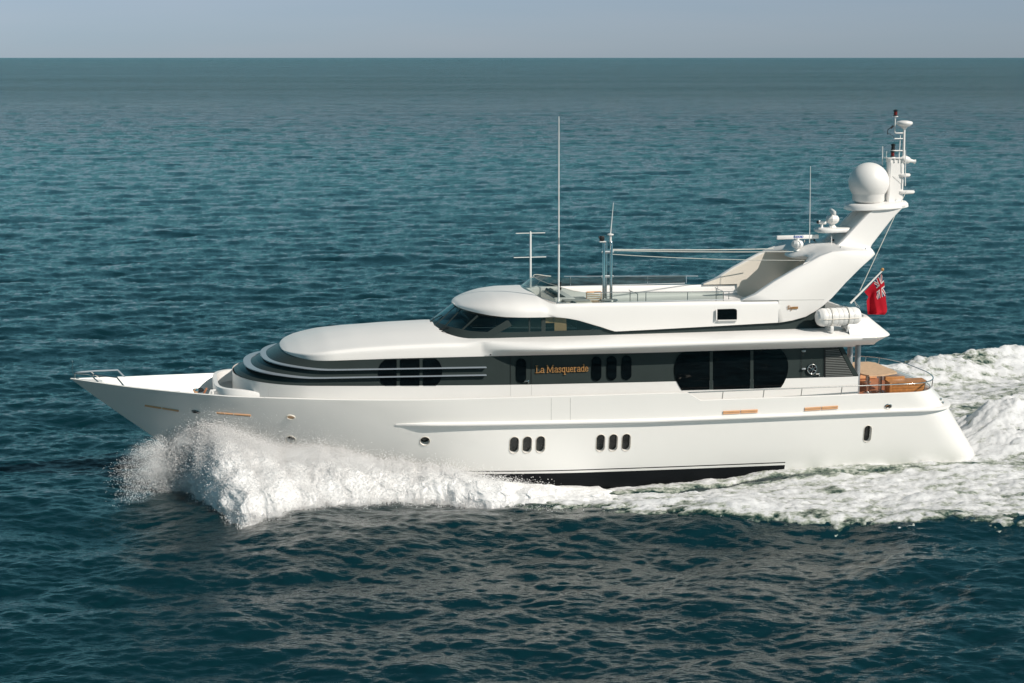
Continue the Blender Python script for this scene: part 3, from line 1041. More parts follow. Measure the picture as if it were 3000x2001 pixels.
# spoked wheel emblem
mb = MB()
p = PY(2378, 1080.7, -HW); c = Vector((p[0], -HW - .05, p[2]))
ring = [c + Vector((0.175 * math.cos(t), 0, 0.175 * math.sin(t))) for t in np.linspace(0, 2 * math.pi, 33)[:-1]]
mb.tube(ring, 0.02, 8, closed=True)
for k in range(6):
    t = math.radians(90 + 60 * k)
    mb.tube([c, c + Vector((0.17 * math.cos(t), 0, 0.17 * math.sin(t)))], 0.011, 6)
mb.lathe([(0.035, -.02), (0.035, .02)], c, 12, axis='Y')
wheel = part(mb, "wheel_emblem", [M_STEEL], 50, BAND)
mb = MB()
mb.prism([c + Vector((0.19 * math.cos(t), 0.045, 0.19 * math.sin(t))) for t in np.linspace(0, 2 * math.pi, 33)[:-1]], (0, -0.012, 0))
part(mb, "wheel_backing", [M_BLACK], 40, BAND)

# ---- lettering: pen strokes with serifs
GL = {
 'L': (.62, [[(.13, 0), (.13, 1)], [(0, .97), (.28, .97)], [(0, .03), (.55, .03)], [(.54, .03), (.54, .24)]]),
 'a': (.50, [[(.37, .02), (.37, .48), (.3, .62), (.14, .62), (.06, .5)], [(.37, .36), (.14, .33), (.04, .19), (.09, .04), (.22, .03), (.37, .14)], [(.36, .03), (.47, .03)]]),
 'M': (.98, [[(.10, 0), (.10, 1)], [(.10, 1), (.44, .1)], [(.44, .1), (.78, 1)], [(.78, 1), (.78, 0)], [(0, .97), (.14, .97)], [(.74, .97), (.88, .97)], [(0, .03), (.22, .03)], [(.66, .03), (.90, .03)]]),
 's': (.44, [[(.35, .48), (.28, .62), (.13, .62), (.06, .5), (.13, .38), (.29, .29), (.36, .17), (.28, .03), (.12, .03), (.04, .17)]]),
 'q': (.52, [[(.37, .48), (.26, .62), (.12, .58), (.04, .33), (.12, .06), (.26, .03), (.37, .16)], [(.37, .64), (.37, -.3)], [(.27, -.3), (.49, -.3)]]),
 'u': (.52, [[(.09, .62), (.09, .16), (.17, .03), (.28, .03), (.37, .14)], [(.37, .62), (.37, .02)], [(0, .62), (.11, .62)], [(.29, .62), (.38, .62)], [(.37, .03), (.49, .03)]]),
 'e': (.46, [[(.06, .34), (.37, .34), (.33, .54), (.22, .63), (.1, .56), (.04, .33), (.1, .08), (.23, .03), (.38, .14)]]),
 'r': (.42, [[(.11, 0), (.11, .63)], [(0, .62), (.11, .62)], [(0, .03), (.24, .03)], [(.11, .44), (.2, .6), (.34, .6)]]),
 'd': (.52, [[(.37, .48), (.26, .62), (.12, .58), (.04, .33), (.12, .06), (.26, .03), (.37, .16)], [(.37, 1.0), (.37, .02)], [(.27, .97), (.38, .97)], [(.37, .03), (.49, .03)]]),
 ' ': (.26, []),
 'F': (.75, [[(0, 0), (0, 1)], [(0, .95), (.55, .95)], [(0, .5), (.45, .5)]]),
 'U': (.8, [[(0, 1), (0, .2), (.12, .05), (.45, .05), (.57, .2), (.57, 1)]]),
 'R': (.8, [[(0, 0), (0, 1)], [(0, .95), (.45, .95), (.57, .8), (.57, .62), (.45, .48), (0, .48)], [(.3, .48), (.58, 0)]]),
 'N': (.82, [[(0, 0), (0, 1)], [(0, 1), (.58, 0)], [(.58, 0), (.58, 1)]]),
 'O': (.8, [[(.1, .05), (.48, .05), (.58, .2), (.58, .8), (.48, .95), (.1, .95), (0, .8), (0, .2), (.1, .05)]]),
}
def lettering(text, origin, ax, up, out, size, pen, depth):
    """stroke letters standing proud of a surface"""
    mb = MB()
    x = 0.0
    origin, ax, up, out = Vector(origin), Vector(ax).normalized(), Vector(up).normalized(), Vector(out).normalized()
    for ch in text:
        adv, strokes = GL[ch]
        for st in strokes:
            for (x0, y0), (x1, y1) in zip(st[:-1], st[1:]):
                d = Vector((x1 - x0, y1 - y0)); ln = d.length
                if ln < 1e-6: continue
                d /= ln
                nrm = Vector((-d.y, d.x))
                thick = pen * (1.0 if abs(d.y) > 0.5 else 0.72)
                e = thick * 0.35
                q = [(x0 - d.x * e + nrm.x * thick / 2, y0 - d.y * e + nrm.y * thick / 2), (x1 + d.x * e + nrm.x * thick / 2, y1 + d.y * e + nrm.y * thick / 2),
                     (x1 + d.x * e - nrm.x * thick / 2, y1 + d.y * e - nrm.y * thick / 2), (x0 - d.x * e - nrm.x * thick / 2, y0 - d.y * e - nrm.y * thick / 2)]
                k = len(mb.v) % 7 * 0.0004
                P = [origin + ax * ((x + a) * size) + up * (b_ * size) + out * (depth + k) for a, b_ in q]
                mb.prism(P, -out * depth)
        x += adv
    return mb, x * size
p0 = PY(1569, 1092.5, -HW); p1 = PY(1724, 1088, -HW)
L_ = sum(GL[c][0] for c in "La Masquerade")
sz = 0.262
axv = Vector((p1[0] - p0[0], 0, p1[2] - p0[2]))
mb, wid = lettering("La Masquerade", (p0[0], -HW - 0.0, p0[2]), axv, (0, 0, 1), (0, -1, 0), axv.length / L_, 0.088, 0.03)
v_ = np.array(mb.v)
v_[:, 2] = p0[2] + (v_[:, 2] - p0[2]) * (sz / (axv.length / L_))    # letters a little taller than wide
mb.v = [tuple(q) for q in v_]
part(mb, "name_letters", [M_GOLD], 30, BAND)
# ------------------------------------------------------------------ wheelhouse
def wh_base(x): return np.interp(x, [-3.3, -2.7, -2.2, -0.5, 2.3, 4.5, 10.5, 12], [5.46, 5.38, 5.31, 5.245, 5.25, 5.20, 5.28, 5.30])
def wh_rows(k):
    xf = -3.22 + (-1.75 + 3.22) * k
    ln = 2.1
    w = 2.42 + (2.28 - 2.42) * k
    return xf, ln, w
def wh_surface(name, m_, k0, k1, x_a, x_b, parent=None, off=0.0, n=5):
    """piece of the raked wheelhouse wall between heights k0..k1 and stations x_a..x_b of the base"""
    mb = MB()
    rows = []
    for k in np.linspace(k0, k1, n):
        xf, ln, w = wh_rows(k)
        o = outline(xf, ln, w + off, 11.2, n=2.4, k=30, kk=50)
        rows.append([(x - off * .6, y, float(wh_base(x - 1.3 * k * smooth(0, -3, x)) - 0.12 + k * (6.30 - wh_base(x) + .12))) for x, y in o])
    L = len(rows[0]); half = L // 2
    keep = [i for i in range(L) if x_a <= rows[0][i][0] <= x_b]
    return mb, rows, keep
def wh_patch(name, m_, k0, k1, x_a, x_b, side=0, off=0.0, n=5):
    mb, rows, keep = wh_surface(name, m_, k0, k1, x_a, x_b, off=off, n=n)
    L = len(rows[0]); half = L // 2
    for rg in ([i for i in keep if i <= half], [i for i in keep if i >= half]):
        if len(rg) > 1 and (side == 0 or (side < 0) == (rg[0] < half)):
            mb.loft([[r[i] for i in rg] for r in rows])
    return part(mb, name, [m_], 40)
GLASS = wh_patch("wheelhouse_glass", M_TINT, -0.35, 1.0, -5, 2.25)
WALL = wh_patch("wheelhouse_wall", M_GREY, -0.2, 1.0, 1.80, 12, off=-0.006)
# grey sill and head strips, pillars
wh_patch("window_sill", M_GREY, -0.35, 0.27, -5, 2.3, off=0.012)
def pillar(u0, v0, u1, v1, w0, w1, name="window_pillar", m_=M_GREY, bv=None):
    p0_, n0 = on_surface(GB, u0, v0); p1_, n1 = on_surface(GB, u1, v1)
    mb = MB()
    d = (p1_ - p0_).normalized()
    for nn in (n0,):
        s_ = d.cross(nn).normalized()
        mb.prism([p0_ + s_ * w0 + nn * .014, p0_ - s_ * w0 + nn * .014, p1_ - s_ * w1 + n1 * .014, p1_ + s_ * w1 + n1 * .014], -nn * 0.02)
    return part(mb, name, [m_], 30, GLASS)
GB = bvh_of(GLASS)
pillar(1424, 985, 1494, 945, .10, .13)
pillar(1551, 983, 1551, 932, .025, .025)
pillar(1592, 981, 1592, 932, .075, .075)
pillar(1336, 983, 1400, 925, .03, .04)
pillar(1290, 970, 1352, 905, .035, .03)
pillar(1268, 958, 1340, 893, .03, .03)
# front wipers
for (u0, v0, u1, v1) in [(1288, 968, 1316, 962), (1256, 950, 1296, 925), (1289, 973, 1318, 977)]:
    p0_, n0 = on_surface(GB, u0, v0); p1_, n1 = on_surface(GB, u1, v1)
    mb = MB(); mb.tube([p0_ + n0 * .03, (p0_ + p1_) / 2 + n0 * .07, p1_ + n1 * .03], 0.016, 6)
    part(mb, "wiper", [M_BLACK], 40, GLASS)
# interior: floor, dash, helm chair, tan door panel and curtain seen through the glass
mb = MB()
mb.prism([(-1.7, -1.3, 5.50), (-1.7, 1.3, 5.50), (1.9, 2.2, 5.50), (1.9, -2.2, 5.50)], (0, 0, -.03))
part(mb, "wheelhouse_floor", [M_CANVAS], 30)
mb = MB()
mb.box((-1.35, 0, 5.70), (1.0, 2.9, 0.30), bev=.05)
mb.box((-0.95, 0, 5.86), (0.35, 2.4, 0.12), bev=.03)
part(mb, "helm_console", [M_GREY], 40)
mb = MB()
mb.box((1.9, 0.0, 5.9), (0.06, 4.3, 0.95))
part(mb, "aft_bulkhead", [M_GREY], 40)
def blind(x0, x1, z0, z1):
    def pt(x, z, o=0.0):
        k_ = (z - 5.13) / 1.17
        return (x, -(2.42 - .14 * k_) + .035 + o, z)
    return part(MB().prism([pt(x0, z0), pt(x1, z0), pt(x1, z1), pt(x0, z1)], (0, .015, 0)), "roller_blind", [M_TANPANEL], 30)
blind(1.06, 1.50, 5.40, 5.98)
blind(0.72, 1.04, 5.72, 5.98)
mb = MB(); mb.box((0.35, -0.3, 5.72), (0.5, 0.5, 0.12), bev=.04); mb.box((0.62, -0.3, 5.95), (0.12, 0.5, 0.45), bev=.04)
part(mb, "helm_seat", [M_CREAM], 40)

# ------------------------------------------------------------------ flybridge shell
def fly_lo(x): return np.interp(x, [-2.2, -2.05, -1.6, -1.2, -.69, .1, .83, 1.2, 1.52, 1.9, 2.21, 2.72, 3.05, 3.25, 4.47, 7.08, 9.56], [6.17, 6.14, 6.07, 6.02, 5.98, 5.955, 5.945, 5.925, 5.88, 5.80, 5.70, 5.54, 5.42, 5.36, 5.38, 5.44, 5.50])
FW_ = 2.50
def fly_w(x):
    t = np.clip((x + 2.19) / 2.3, 0, 1)
    return FW_ * (1 - (1 - t) ** 2.25) ** (1 / 2.25)
def fly_crest(x): return np.interp(x, [-2.2, -2.05, -1.68, -1.3, -.97, -.36, .54, 2, 9], [6.17, 6.27, 6.40, 6.51, 6.585, 6.65, 6.66, 6.50, 6.42])
def fly_edge(x): return np.interp(x, [-2.2, 0, 1.0, 1.8, 7.7, 9], [6.2, 6.36, 6.40, 6.41, 6.33, 6.31])
def build_fly():
    mb = MB()
    secs = []
    NP = 30
    xs = list(-2.19 + 2.4 * (1 - np.cos(np.linspace(0, np.pi / 2, 26)))) + list(np.linspace(0.3, 3.5, 60)) + list(np.linspace(3.65, 9.42, 24))
    for x in xs:
        w = max(float(fly_w(x)), 0.01); lo = float(fly_lo(x)); ed = float(fly_edge(x)); cr = float(fly_crest(x))
        h = cr - lo
        th = np.linspace(0, math.pi / 2, NP - 3)
        A = [(-w * 0.80, lo + .03), (-w * .94, lo + .005), (-w * .985, lo)] + [(-w * math.cos(t) ** (2 / 3.0), lo + .012 + (h - .012) * math.sin(t) ** (2 / 3.0)) for t in th]
        fd = 5.90
        key = [(-2.0, lo + .03), (-2.38, lo + .005), (-2.465, lo), (-2.5, lo + .02), (-2.47, ed - .18), (-2.44, ed - .06), (-2.39, ed - .008), (-2.33, ed), (-2.28, ed - .015), (-2.26, ed - .06), (-2.25, fd + .05), (-2.2, fd), (-1.2, fd), (0, fd)]
        ky = np.array(key); d = np.r_[0, np.cumsum(np.hypot(*np.diff(ky, axis=0).T))]
        q = np.interp(np.linspace(0, 1, NP), np.linspace(0, 1, len(d)), d)
        Bp = list(zip(np.interp(q, d, ky[:, 0]), np.interp(q, d, ky[:, 1])))
        # nose is a closed dome; the cockpit well opens behind the screen
        k = float(smooth(0.55, 1.15, x))
        P = [(a0 * (1 - k) + b0 * k, a1 * (1 - k) + b1 * k) for (a0, a1), (b0, b1) in zip(A, Bp)]
        secs.append([(x, 0, lo + .05)] + [(x, y, z) for y, z in P] + [(x, -y, z) for y, z in P[::-1][1:]])
    mb.loft(secs, closed=True, cap=True)
    return part(mb, "flybridge", [M_WHITE], 42)
FLY = build_fly()
FB = bvh_of(FLY)
# crease line / deck joint on the nose
# side hatch: open window with lit sill
mb = MB()
P = [PY(u, v, -2.505) for u, v in [(2102, 906), (2150, 904.5), (2157, 906), (2159, 910), (2159, 936), (2102, 937.5)]]
mb.prism([(p[0], -2.512, p[2]) for p in P], (0, .02, 0), m=0)
sill = [PY(u, v, -2.505) for u, v in [(2101, 937), (2160, 936)]]
mb.prism([(sill[0][0], -2.60, sill[0][2]), (sill[1][0], -2.60, sill[1][2]), (sill[1][0], -2.49, sill[1][2]), (sill[0][0], -2.49, sill[0][2])], (0, 0, -.025), m=1)
lf = PY(2100, 906, -2.505)
mb.prism([(lf[0] - .03, -2.60, sill[0][2]), (lf[0] + .02, -2.50, sill[0][2]), (lf[0] + .02, -2.50, lf[2]), (lf[0] - .03, -2.56, lf[2])], (-.015, 0, 0), m=1)
part(mb, "side_hatch", [M_BLACKGLASS, M_WHITE], 30, FLY)
# small gilded builder's script on the side (illegible at this size)
mb = MB()
p = PY(2305, 907, -2.51); sx = .012
def stroke(pts):
    mb.tube([(p[0] + .05 + a * .40, -2.508 - (len(mb.v) % 7) * .0006, p[2] + b_ * .14) for a, b_ in pts], .012, 5)
stroke([(0, .05), (.0, .95), (.06, 1.0)]); stroke([(.05, .9), (.16, 1.0), (.17, .5), (.10, .1), (0, .05)])
stroke([(.24, .1), (.24, .65), (.32, .65), (.33, .1), (.32, -.25), (.24, -.22)])
for k in range(6):
    a = .40 + k * .095
    stroke([(a, .1), (a, .66), (a + .05, .7), (a + .055, .12)])
part(mb, "gilded_script", [M_GOLD], 40, FLY)

# ---- windscreen and side screens
def screen_rows():
    base = outline(0.36, 1.25, 2.36, 7.3, n=2.2, k=24, kk=24)
    top = outline(0.92, 1.25, 2.28, 7.3, n=2.2, k=24, kk=24)
    rows = [[], []]
    for (x, y), (x2, y2) in zip(base, top):
        zb = float(np.interp(x, [0.36, 0.7, 1.2, 1.9], [6.60, 6.55, 6.43, 6.39]))
        hgt = float(np.interp(x2, [0.9, 1.3, 1.9, 2.6, 7.3], [.46, .44, .40, .33, .30]))
        rows[0].append((x, y, zb)); rows[1].append((x2, y2, zb + hgt - (zb - 6.40) * .2))
    return rows
R0, R1 = screen_rows()
mb = MB(); mb.loft([R0, [((a[0] + b[0]) / 2, (a[1] + b[1]) / 2, (a[2] + b[2]) / 2 + .01) for a, b in zip(R0, R1)], R1])
SCREEN = part(mb, "windscreen", [M_SMOKE], 60)
mb = MB(); mb.tube(R0, .018, 6)
part(mb, "screen_gasket", [M_DULL], 60, SCREEN)
mb = MB(); nose = [p for p in R1 if p[0] < 2.0]
mb.tube(nose, .011, 6)
part(mb, "screen_edge", [M_CREAM], 60, SCREEN)

def rail_part(name, path, posts, r=.019, rp=.015, m_=M_STEEL, parent=None):
    """top rail with its stanchions: posts = list of (top point, foot point)"""
    rail = part(MB().tube(path, r, 8), name, [m_], 60, parent)
    for a, b_ in posts:
        part(MB().tube([a, b_], rp, 6), "stanchion", [m_], 60, rail)
    return rail
for sgn in (-1, 1):
    x0, x1 = (2.5, 7.82)
    path = [(x, sgn * 2.35, 6.775 - .022 * (x - 2.5)) for x in np.linspace(x0, x1, 8)]
    posts = [((x, sgn * 2.35, 6.775 - .022 * (x - 2.5)), (x, sgn * 2.35, 6.39)) for x in ((2.86, 4.4, 5.95, 7.5) if sgn < 0 else (2.75, 5.8, 7.35))]
    rail_part("flybridge_rail", path, posts, r=.017, rp=.014, m_=M_STEEL if sgn < 0 else M_BLADE)
# short handrails by the companionway
for x in (4.05, 7.3):
    mb = MB(); mb.tube([(x - .05, -1.5, 6.72), (x, -1.5, 6.68), (x + .28, -1.5, 6.56), (x + .28, -1.5, 5.9)], .016, 6); mb.tube([(x, -1.5, 6.68), (x, -1.5, 5.9)], .016, 6)
    part(mb, "handrail", [M_STEEL], 60)

# ---- flybridge furniture
mb = MB()
mb.box((1.75, 0.1, 6.16), (0.8, 2.4, 0.52), bev=.08)
CONS = part(mb, "fly_console", [M_WHITE], 40)
mb = MB(); mb.box((1.62, 0.0, 6.42), (0.42, 1.7, 0.16), rot=Matrix.Rotation(math.radians(20), 3, 'Y'), bev=.03)
part(mb, "instrument_panel", [M_GREY], 40, CONS)
mb = MB(); mb.lathe([(.05, 0), (.06, .08), (.03, .1), (.03, .22), (.06, .24), (.05, .3)], (2.1, 1.3, 6.4), 10)
part(mb, "compass", [M_BLACK], 40, CONS)
mb = MB(); mb.box((2.15, -1.0, 6.12), (1.0, 1.1, 0.42), bev=.05)
LOCK = part(mb, "fly_locker", [M_CREAM], 40)
part(MB().box((2.1, -1.0, 6.36), (0.95, 1.0, 0.05), bev=.02), "locker_lid", [M_CANVAS], 40, LOCK)

# ------------------------------------------------------------------ radar arch
def arch_y(z): return 2.475 - 0.088 * (z - 5.5)
LEG = [(9.36, 6.33), (8.6, 6.335), (7.98, 6.34), (7.99, 6.37), (8.5, 6.55), (9.2, 6.99), (10.13, 7.47), (10.5, 7.63), (11.0, 7.88), (11.45, 8.02), (12.0, 8.05), (12.9, 8.03), (13.06, 7.99), (13.10, 7.90), (12.98, 7.78), (12.54, 7.42), (11.95, 6.88), (11.42, 6.34), (11.1, 6.08), (10.8, 5.88), (10.4, 5.68), (9.9, 5.565), (9.56, 5.52), (9.36, 5.51)]
def build_leg(sgn):
    mb = MB()
    y0 = [sgn * (arch_y(z) + .045) for x, z in LEG]
    cx, cz = 10.6, 6.9
    n_ = len(LEG)
    th = 0.27
    def ring(dy0, shr0):
        out = []
        for (x, z), y in zip(LEG, y0):
            j_ = x < 9.4 and z < 6.36
            dy, shr = (0.0 if j_ and dy0 < .2 else dy0), (0.0 if j_ else shr0)
            d = Vector((cx - x, cz - z)); L = d.length
            d = d / L * shr
            out.append((x + d.x, y - sgn * dy, z + d.y))
        return out
    secs = [ring(.05, .09), ring(.012, .035), ring(0.03, 0.0), ring(th - .03, 0.0), ring(th, .04)]
    secs[0] = ring(0.0, .035)
    secs[1] = ring(0.012, .010)
    secs[2] = ring(0.04, 0.0)
    mb.loft(secs, closed=True, cap=True)
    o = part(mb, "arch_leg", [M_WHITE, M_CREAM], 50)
    for p_ in o.data.polygons:                # faces turned inward take the cream tone
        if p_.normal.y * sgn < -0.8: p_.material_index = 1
    return o
LEGS = [build_leg(-1), build_leg(1)]
for sgn in (-1, 1):                       # moulding joint where the arch meets the flybridge
    mb = MB(); mb.tube([(8.05 + k * .34, sgn * (arch_y(6.3) + .046), 6.345 - .006 * k) for k in range(10)], .009, 5)
    part(mb, "mould_joint", [M_CANVAS], 40, LEGS[0 if sgn < 0 else 1])
def build_bridge():
    mb = MB()
    secs = []
    for y in np.linspace(-2.2, 2.2, 21):
        c = 1 - (abs(y) / 2.2) ** 2.2
        xf = 10.62 + 0.10 * c - 0.0
        xn = float(np.interp(abs(y), [0, .45, .75, 1.3, 2.2], [10.55, 10.6, 10.95, 10.9, 10.35]))
        zf = float(np.interp(xn, [10.3, 11, 11.45], [7.55, 7.74, 7.9]))
        up = 0.05 * c
        secs.append([(xn, y, zf), (xn + .04, y, zf + .06), (xn + .3, y, zf + .14 + up), (11.5, y, 8.03 + up), (12.2, y, 8.06 + up), (12.9, y, 8.03 + up * .6), (13.05, y, 7.97), (13.06, y, 7.9),
                     (12.6, y, 7.62), (12.0, y, 7.52), (11.2, y, 7.55), (xn + .12, y, zf - .05)])
    mb.loft(secs, closed=True, cap=True)
    return part(mb, "arch_bridge", [M_WHITE], 45)
BRIDGE = build_bridge()
# rear web that closes the arch between the legs
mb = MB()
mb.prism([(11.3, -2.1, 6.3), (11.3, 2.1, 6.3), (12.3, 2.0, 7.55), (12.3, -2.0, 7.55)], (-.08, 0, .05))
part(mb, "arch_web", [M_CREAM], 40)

# ---- raked mast on the arch
def build_mast():
    mb = MB()
    secs = []
    for t, (xa, za, xb, zb, w) in zip(range(9), [(11.95, 7.95, 13.62, 7.86, .98), (12.15, 8.07, 13.52, 7.98, .92), (12.35, 8.22, 13.60, 8.10, .88), (12.62, 8.47, 13.83, 8.36, .84), (13.0, 8.85, 14.12, 8.70, .80), (13.35, 9.18, 14.42, 9.05, .78), (13.62, 9.40, 14.78, 9.40, .78), (13.70, 9.47, 14.98, 9.52, .78), (13.75, 9.5, 15.0, 9.56, .75)]):
        # U-shaped section: a near cheek, a far cheek and a web set back between them
        c = 0.26
        wx = xa + (xb - xa) * 0.10
        secs.append([(xa + .03, -w, za), (xa, -w + .04, za), (xa, -w + c - .04, za), (xa + .03, -w + c, za), (wx + .1, -w + c + .05, za), (wx + .1, w - c - .05, za), (xa + .03, w - c, za), (xa, w - c + .04, za), (xa, w - .04, za), (xa + .03, w, za),
                     (xb - .05, w, zb), (xb, w - .06, zb), (xb, -w + .06, zb), (xb - .05, -w, zb)])
    mb.loft(secs, closed=True, cap=True)
    return part(mb, "mast", [M_WHITE], 40)
MAST = build_mast()
# radome shelf
mb = MB()
secs = []
for z, g, s_ in [(9.37, -.02, 0), (9.40, .04, 0), (9.52, .02, 0), (9.60, -.06, 0), (9.61, -.12, 0)]:
    ring = []
    for t in np.linspace(0, 2 * math.pi, 41)[:-1]:
        c, s2 = math.cos(t), math.sin(t)
        x = 14.0 + (1.12 + g) * np.sign(c) * abs(c) ** .8 + (0.10 * c if c > 0 else 0)
        ring.append((x, (.86 + g) * np.sign(s2) * abs(s2) ** .8, z + (x - 14.0) * .045))
    secs.append(ring)
mb.loft(secs, closed=True, cap=True)
SHELF = part(mb, "radome_shelf", [M_WHITE], 50)
# radome
rr = 0.755
cz_ = 10.30
prof = [(.40, cz_ - .70), (.52, cz_ - .69), (.60, cz_ - .62)]
for a in np.linspace(-38, 90, 26):
    A_ = math.radians(a)
    prof.append((rr * math.cos(A_), cz_ + .06 + rr * .98 * math.sin(A_)))
prof[-1] = (.004, prof[-1][1])
part(MB().lathe(prof, (13.73, 0, 0), 48), "radome", [M_WHITE], 60)
# mid shelf with the second radar
mb = MB()
secs = []
for z, g in [(8.50, -.10), (8.53, -.02), (8.60, 0.0), (8.66, -.03), (8.685, -.10)]:
    ring = []
    for t in np.linspace(0, 2 * math.pi, 33)[:-1]:
        c, s2 = math.cos(t), math.sin(t)
        ring.append((12.35 + (.72 + g) * np.sign(c) * abs(c) ** .75 + (.3 if c > 0 else 0), (.50 + g) * np.sign(s2) * abs(s2) ** .75, z))
    secs.append(ring)
mb.loft(secs, closed=True, cap=True)
MSHELF = part(mb, "radar_shelf", [M_WHITE], 50)
def radar(c, bar_ang, bar_len, name_txt=False, s=1.0):
    c = Vector(c)
    mb = MB()
    prof = [(.17, 0), (.15, .05), (.10, .09), (.10, .13), (.22, .20), (.27, .29), (.27, .37), (.22, .46), (.14, .49), (.05, .50)]
    mb.lathe([(a * s, b_ * s) for a, b_ in prof], c, 10)
    g = part(mb, "radar_pedestal", [M_WHITE], 20)
    R = Matrix.Rotation(bar_ang, 3, 'Z')
    top = c + Vector((0, 0, .60 * s))
    mb = MB()
    mb.lathe([(.07 * s, -.13 * s), (.09 * s, -.05 * s), (.09 * s, 0)], top, 12)
    mb.box(top + Vector((0, 0, .03)), (bar_len, .10, .145), rot=R, bev=.015)
    bar = part(mb, "scanner_bar", [M_WHITE], 40, g)
    if name_txt:
        ax = R @ Vector((1, 0, 0)); out = R @ Vector((0, -1, 0))
        m2, _ = lettering("FURUNO", top - ax * .17 + out * .051 + Vector((0, 0, .0)), ax, (0, 0, 1), out, .082, .2, .004)
        part(m2, "radar_letters", [M_BLUE], 30, bar)
    return g
radar((10.93, -.05, 7.80), math.radians(3.0), 1.68, True, .86)
radar((12.30, -.05, 8.68), math.radians(74), 1.55, False, .95)
# camera on the mid shelf
mb = MB()
mb.lathe([(.07, 0), (.05, .04), (.05, .14)], (11.86, -.1, 8.68), 10)
mb.tube([(11.70, -.14, 8.90), (12.02, -.06, 8.87)], .075, 10)
CAMR = part(mb, "mast_camera", [M_WHITE], 40)
part(MB().tube([(11.66, -.15, 8.905), (11.71, -.138, 8.899)], .06, 10), "camera_lens", [M_BLACK], 40, CAMR)
# column with brackets, light masts
mb = MB()
secs = []
for z, xa, xb, w in [(9.5, 14.42, 15.05, .22), (10.2, 14.45, 15.06, .19), (11.1, 14.48, 15.08, .17), (11.22, 14.46, 15.09, .17)]:
    secs.append([(xa, -w + .04, z), (xa + .05, -w, z), (xb - .05, -w, z), (xb, -w + .05, z), (xb, w - .05, z), (xb - .05, w, z), (xa + .05, w, z), (xa, w - .04, z)])
mb.loft(secs, closed=True, cap=True)
COLM = part(mb, "mast_column", [M_WHITE], 35)
for z, xo in [(9.98, 15.42), (10.62, 15.22)]:
    mb = MB()
    secs = []
    for dz, g in [(-.07, -.05), (-.03, 0), (.03, 0), (.06, -.04)]:
        secs.append([((14.95 + xo) / 2 + ((xo - 14.95) / 2 + .1 + g) * math.cos(t), -.15 + (.16 + g) * math.sin(t), z + dz + .12 * (math.cos(t) < 0) * 0) for t in np.linspace(0, 2 * math.pi, 25)[:-1]])
    mb.loft(secs, closed=True, cap=True)
    mb.prism([(14.6, -.2, z - .03), (15.05, -.2, z - .03), (14.98, -.2, z - .36)], (0, .10, 0))
    part(mb, "column_bracket", [M_WHITE], 45, COLM)
mb = MB(); mb.box((14.72, 0, 11.26), (.68, .46, .035), bev=.01)
for x in (14.5, 14.66, 14.84, 14.98): mb.tube([(x, -.18, 11.1), (x, -.18, 11.26)], .03, 6)
TOPP = part(mb, "column_top_plate", [M_WHITE], 35, COLM)
# horn facing aft
mb = MB(); mb.lathe([(.05, -.20), (.12, -.12), (.15, 0), (.12, .14), (.07, .20), (.06, .34), (.09, .40)], (15.12, -.12, 11.20), 14, axis='X', rot=Matrix.Rotation(math.radians(12), 3, 'Y'))
part(mb, "horn", [M_WHITE], 40, COLM)
# pole with dish-shaped antenna
mb = MB(); mb.tube([(15.10, 0, 11.2), (15.08, 0, 12.38)], .045, 10); mb.lathe([(.045, 12.33), (.10, 12.38), (.12, 12.42)], (15.08, 0, 0), 16)
POLE = part(mb, "antenna_pole", [M_WHITE], 50)
part(MB().lathe([(.10, 12.42), (.20, 12.45), (.30, 12.52), (.31, 12.58), (.28, 12.62), (.12, 12.655), (.01, 12.66)], (15.08, 0, 0), 28), "dish_antenna", [M_WHITE], 50, POLE)
part(MB().tube([(14.93, .05, 11.2), (14.96, .05, 12.1)], .02, 6), "antenna_whip", [M_WHIP], 50, POLE)
mb = MB(); mb.tube([(15.08, 0, 12.19), (14.76, 0, 12.19), (14.71, 0, 12.22), (14.70, 0, 12.28), (14.71, 0, 12.80)], .024, 8)
ARM = part(mb, "lamp_arm", [M_WHITE], 60, POLE)
def lamp(x, z, red, parent):
    mb = MB(); mb.lathe([(.10, -.03), (.10, 0)], (x, 0, z), 14, m=0)
    mb.lathe([(.085, 0), (.085, .04)], (x, 0, z), 14, m=1)
    mb.lathe([(.065, .04), (.065, .17)], (x, 0, z), 14, m=2)
    mb.lathe([(.085, .17), (.085, .205), (.03, .24)], (x, 0, z), 14, m=1)
    return part(mb, "signal_lamp", [M_WHITE, M_BLACK, M_RED if red else M_BLACK], 40, parent)
lamp(14.71, 12.83, True, POLE)
lamp(14.66, 11.56, False, POLE)
lamp(14.65, 11.30, True, POLE)
for z, x in [(11.53, 14.60), (11.98, 14.70)]:
    part(MB().tube([(15.08, 0, z), (x, 0, z)], .022, 8), "lamp_arm", [M_WHITE], 60, POLE)
mb = MB(); mb.tube([(14.42, 0, 12.14), (14.42, 0, 12.32), (14.58, 0, 12.42)], .014, 6); mb.box((14.59, 0, 12.42), (.15, .02, .07), rot=Matrix.Rotation(math.radians(-40), 3, 'Y')); mb.tube([(14.42, 0, 12.2), (14.64, 0, 12.09), (14.7, 0, 12.0)], .008, 5)
part(mb, "wind_vane", [M_BLACK], 40, POLE)
for (u, v0, v1, y) in [(2586, 428, 485, .2), (2597.7, 443, 475, .1), (2653, 440, 545, -.3)]:
    a, b_ = PY(u, v0, y), PY(u - (1 if u > 2600 else 1), v1, y)
    part(MB().tube([b_, a], [.02, .012], 6), "antenna_whip", [M_WHIP], 50, COLM)
part(MB().tube([PY(2374.6, 487, -.55), PY(2371.5, 712, -.55)], [.008, .016], 6), "thin_antenna", [M_WHIP], 50)
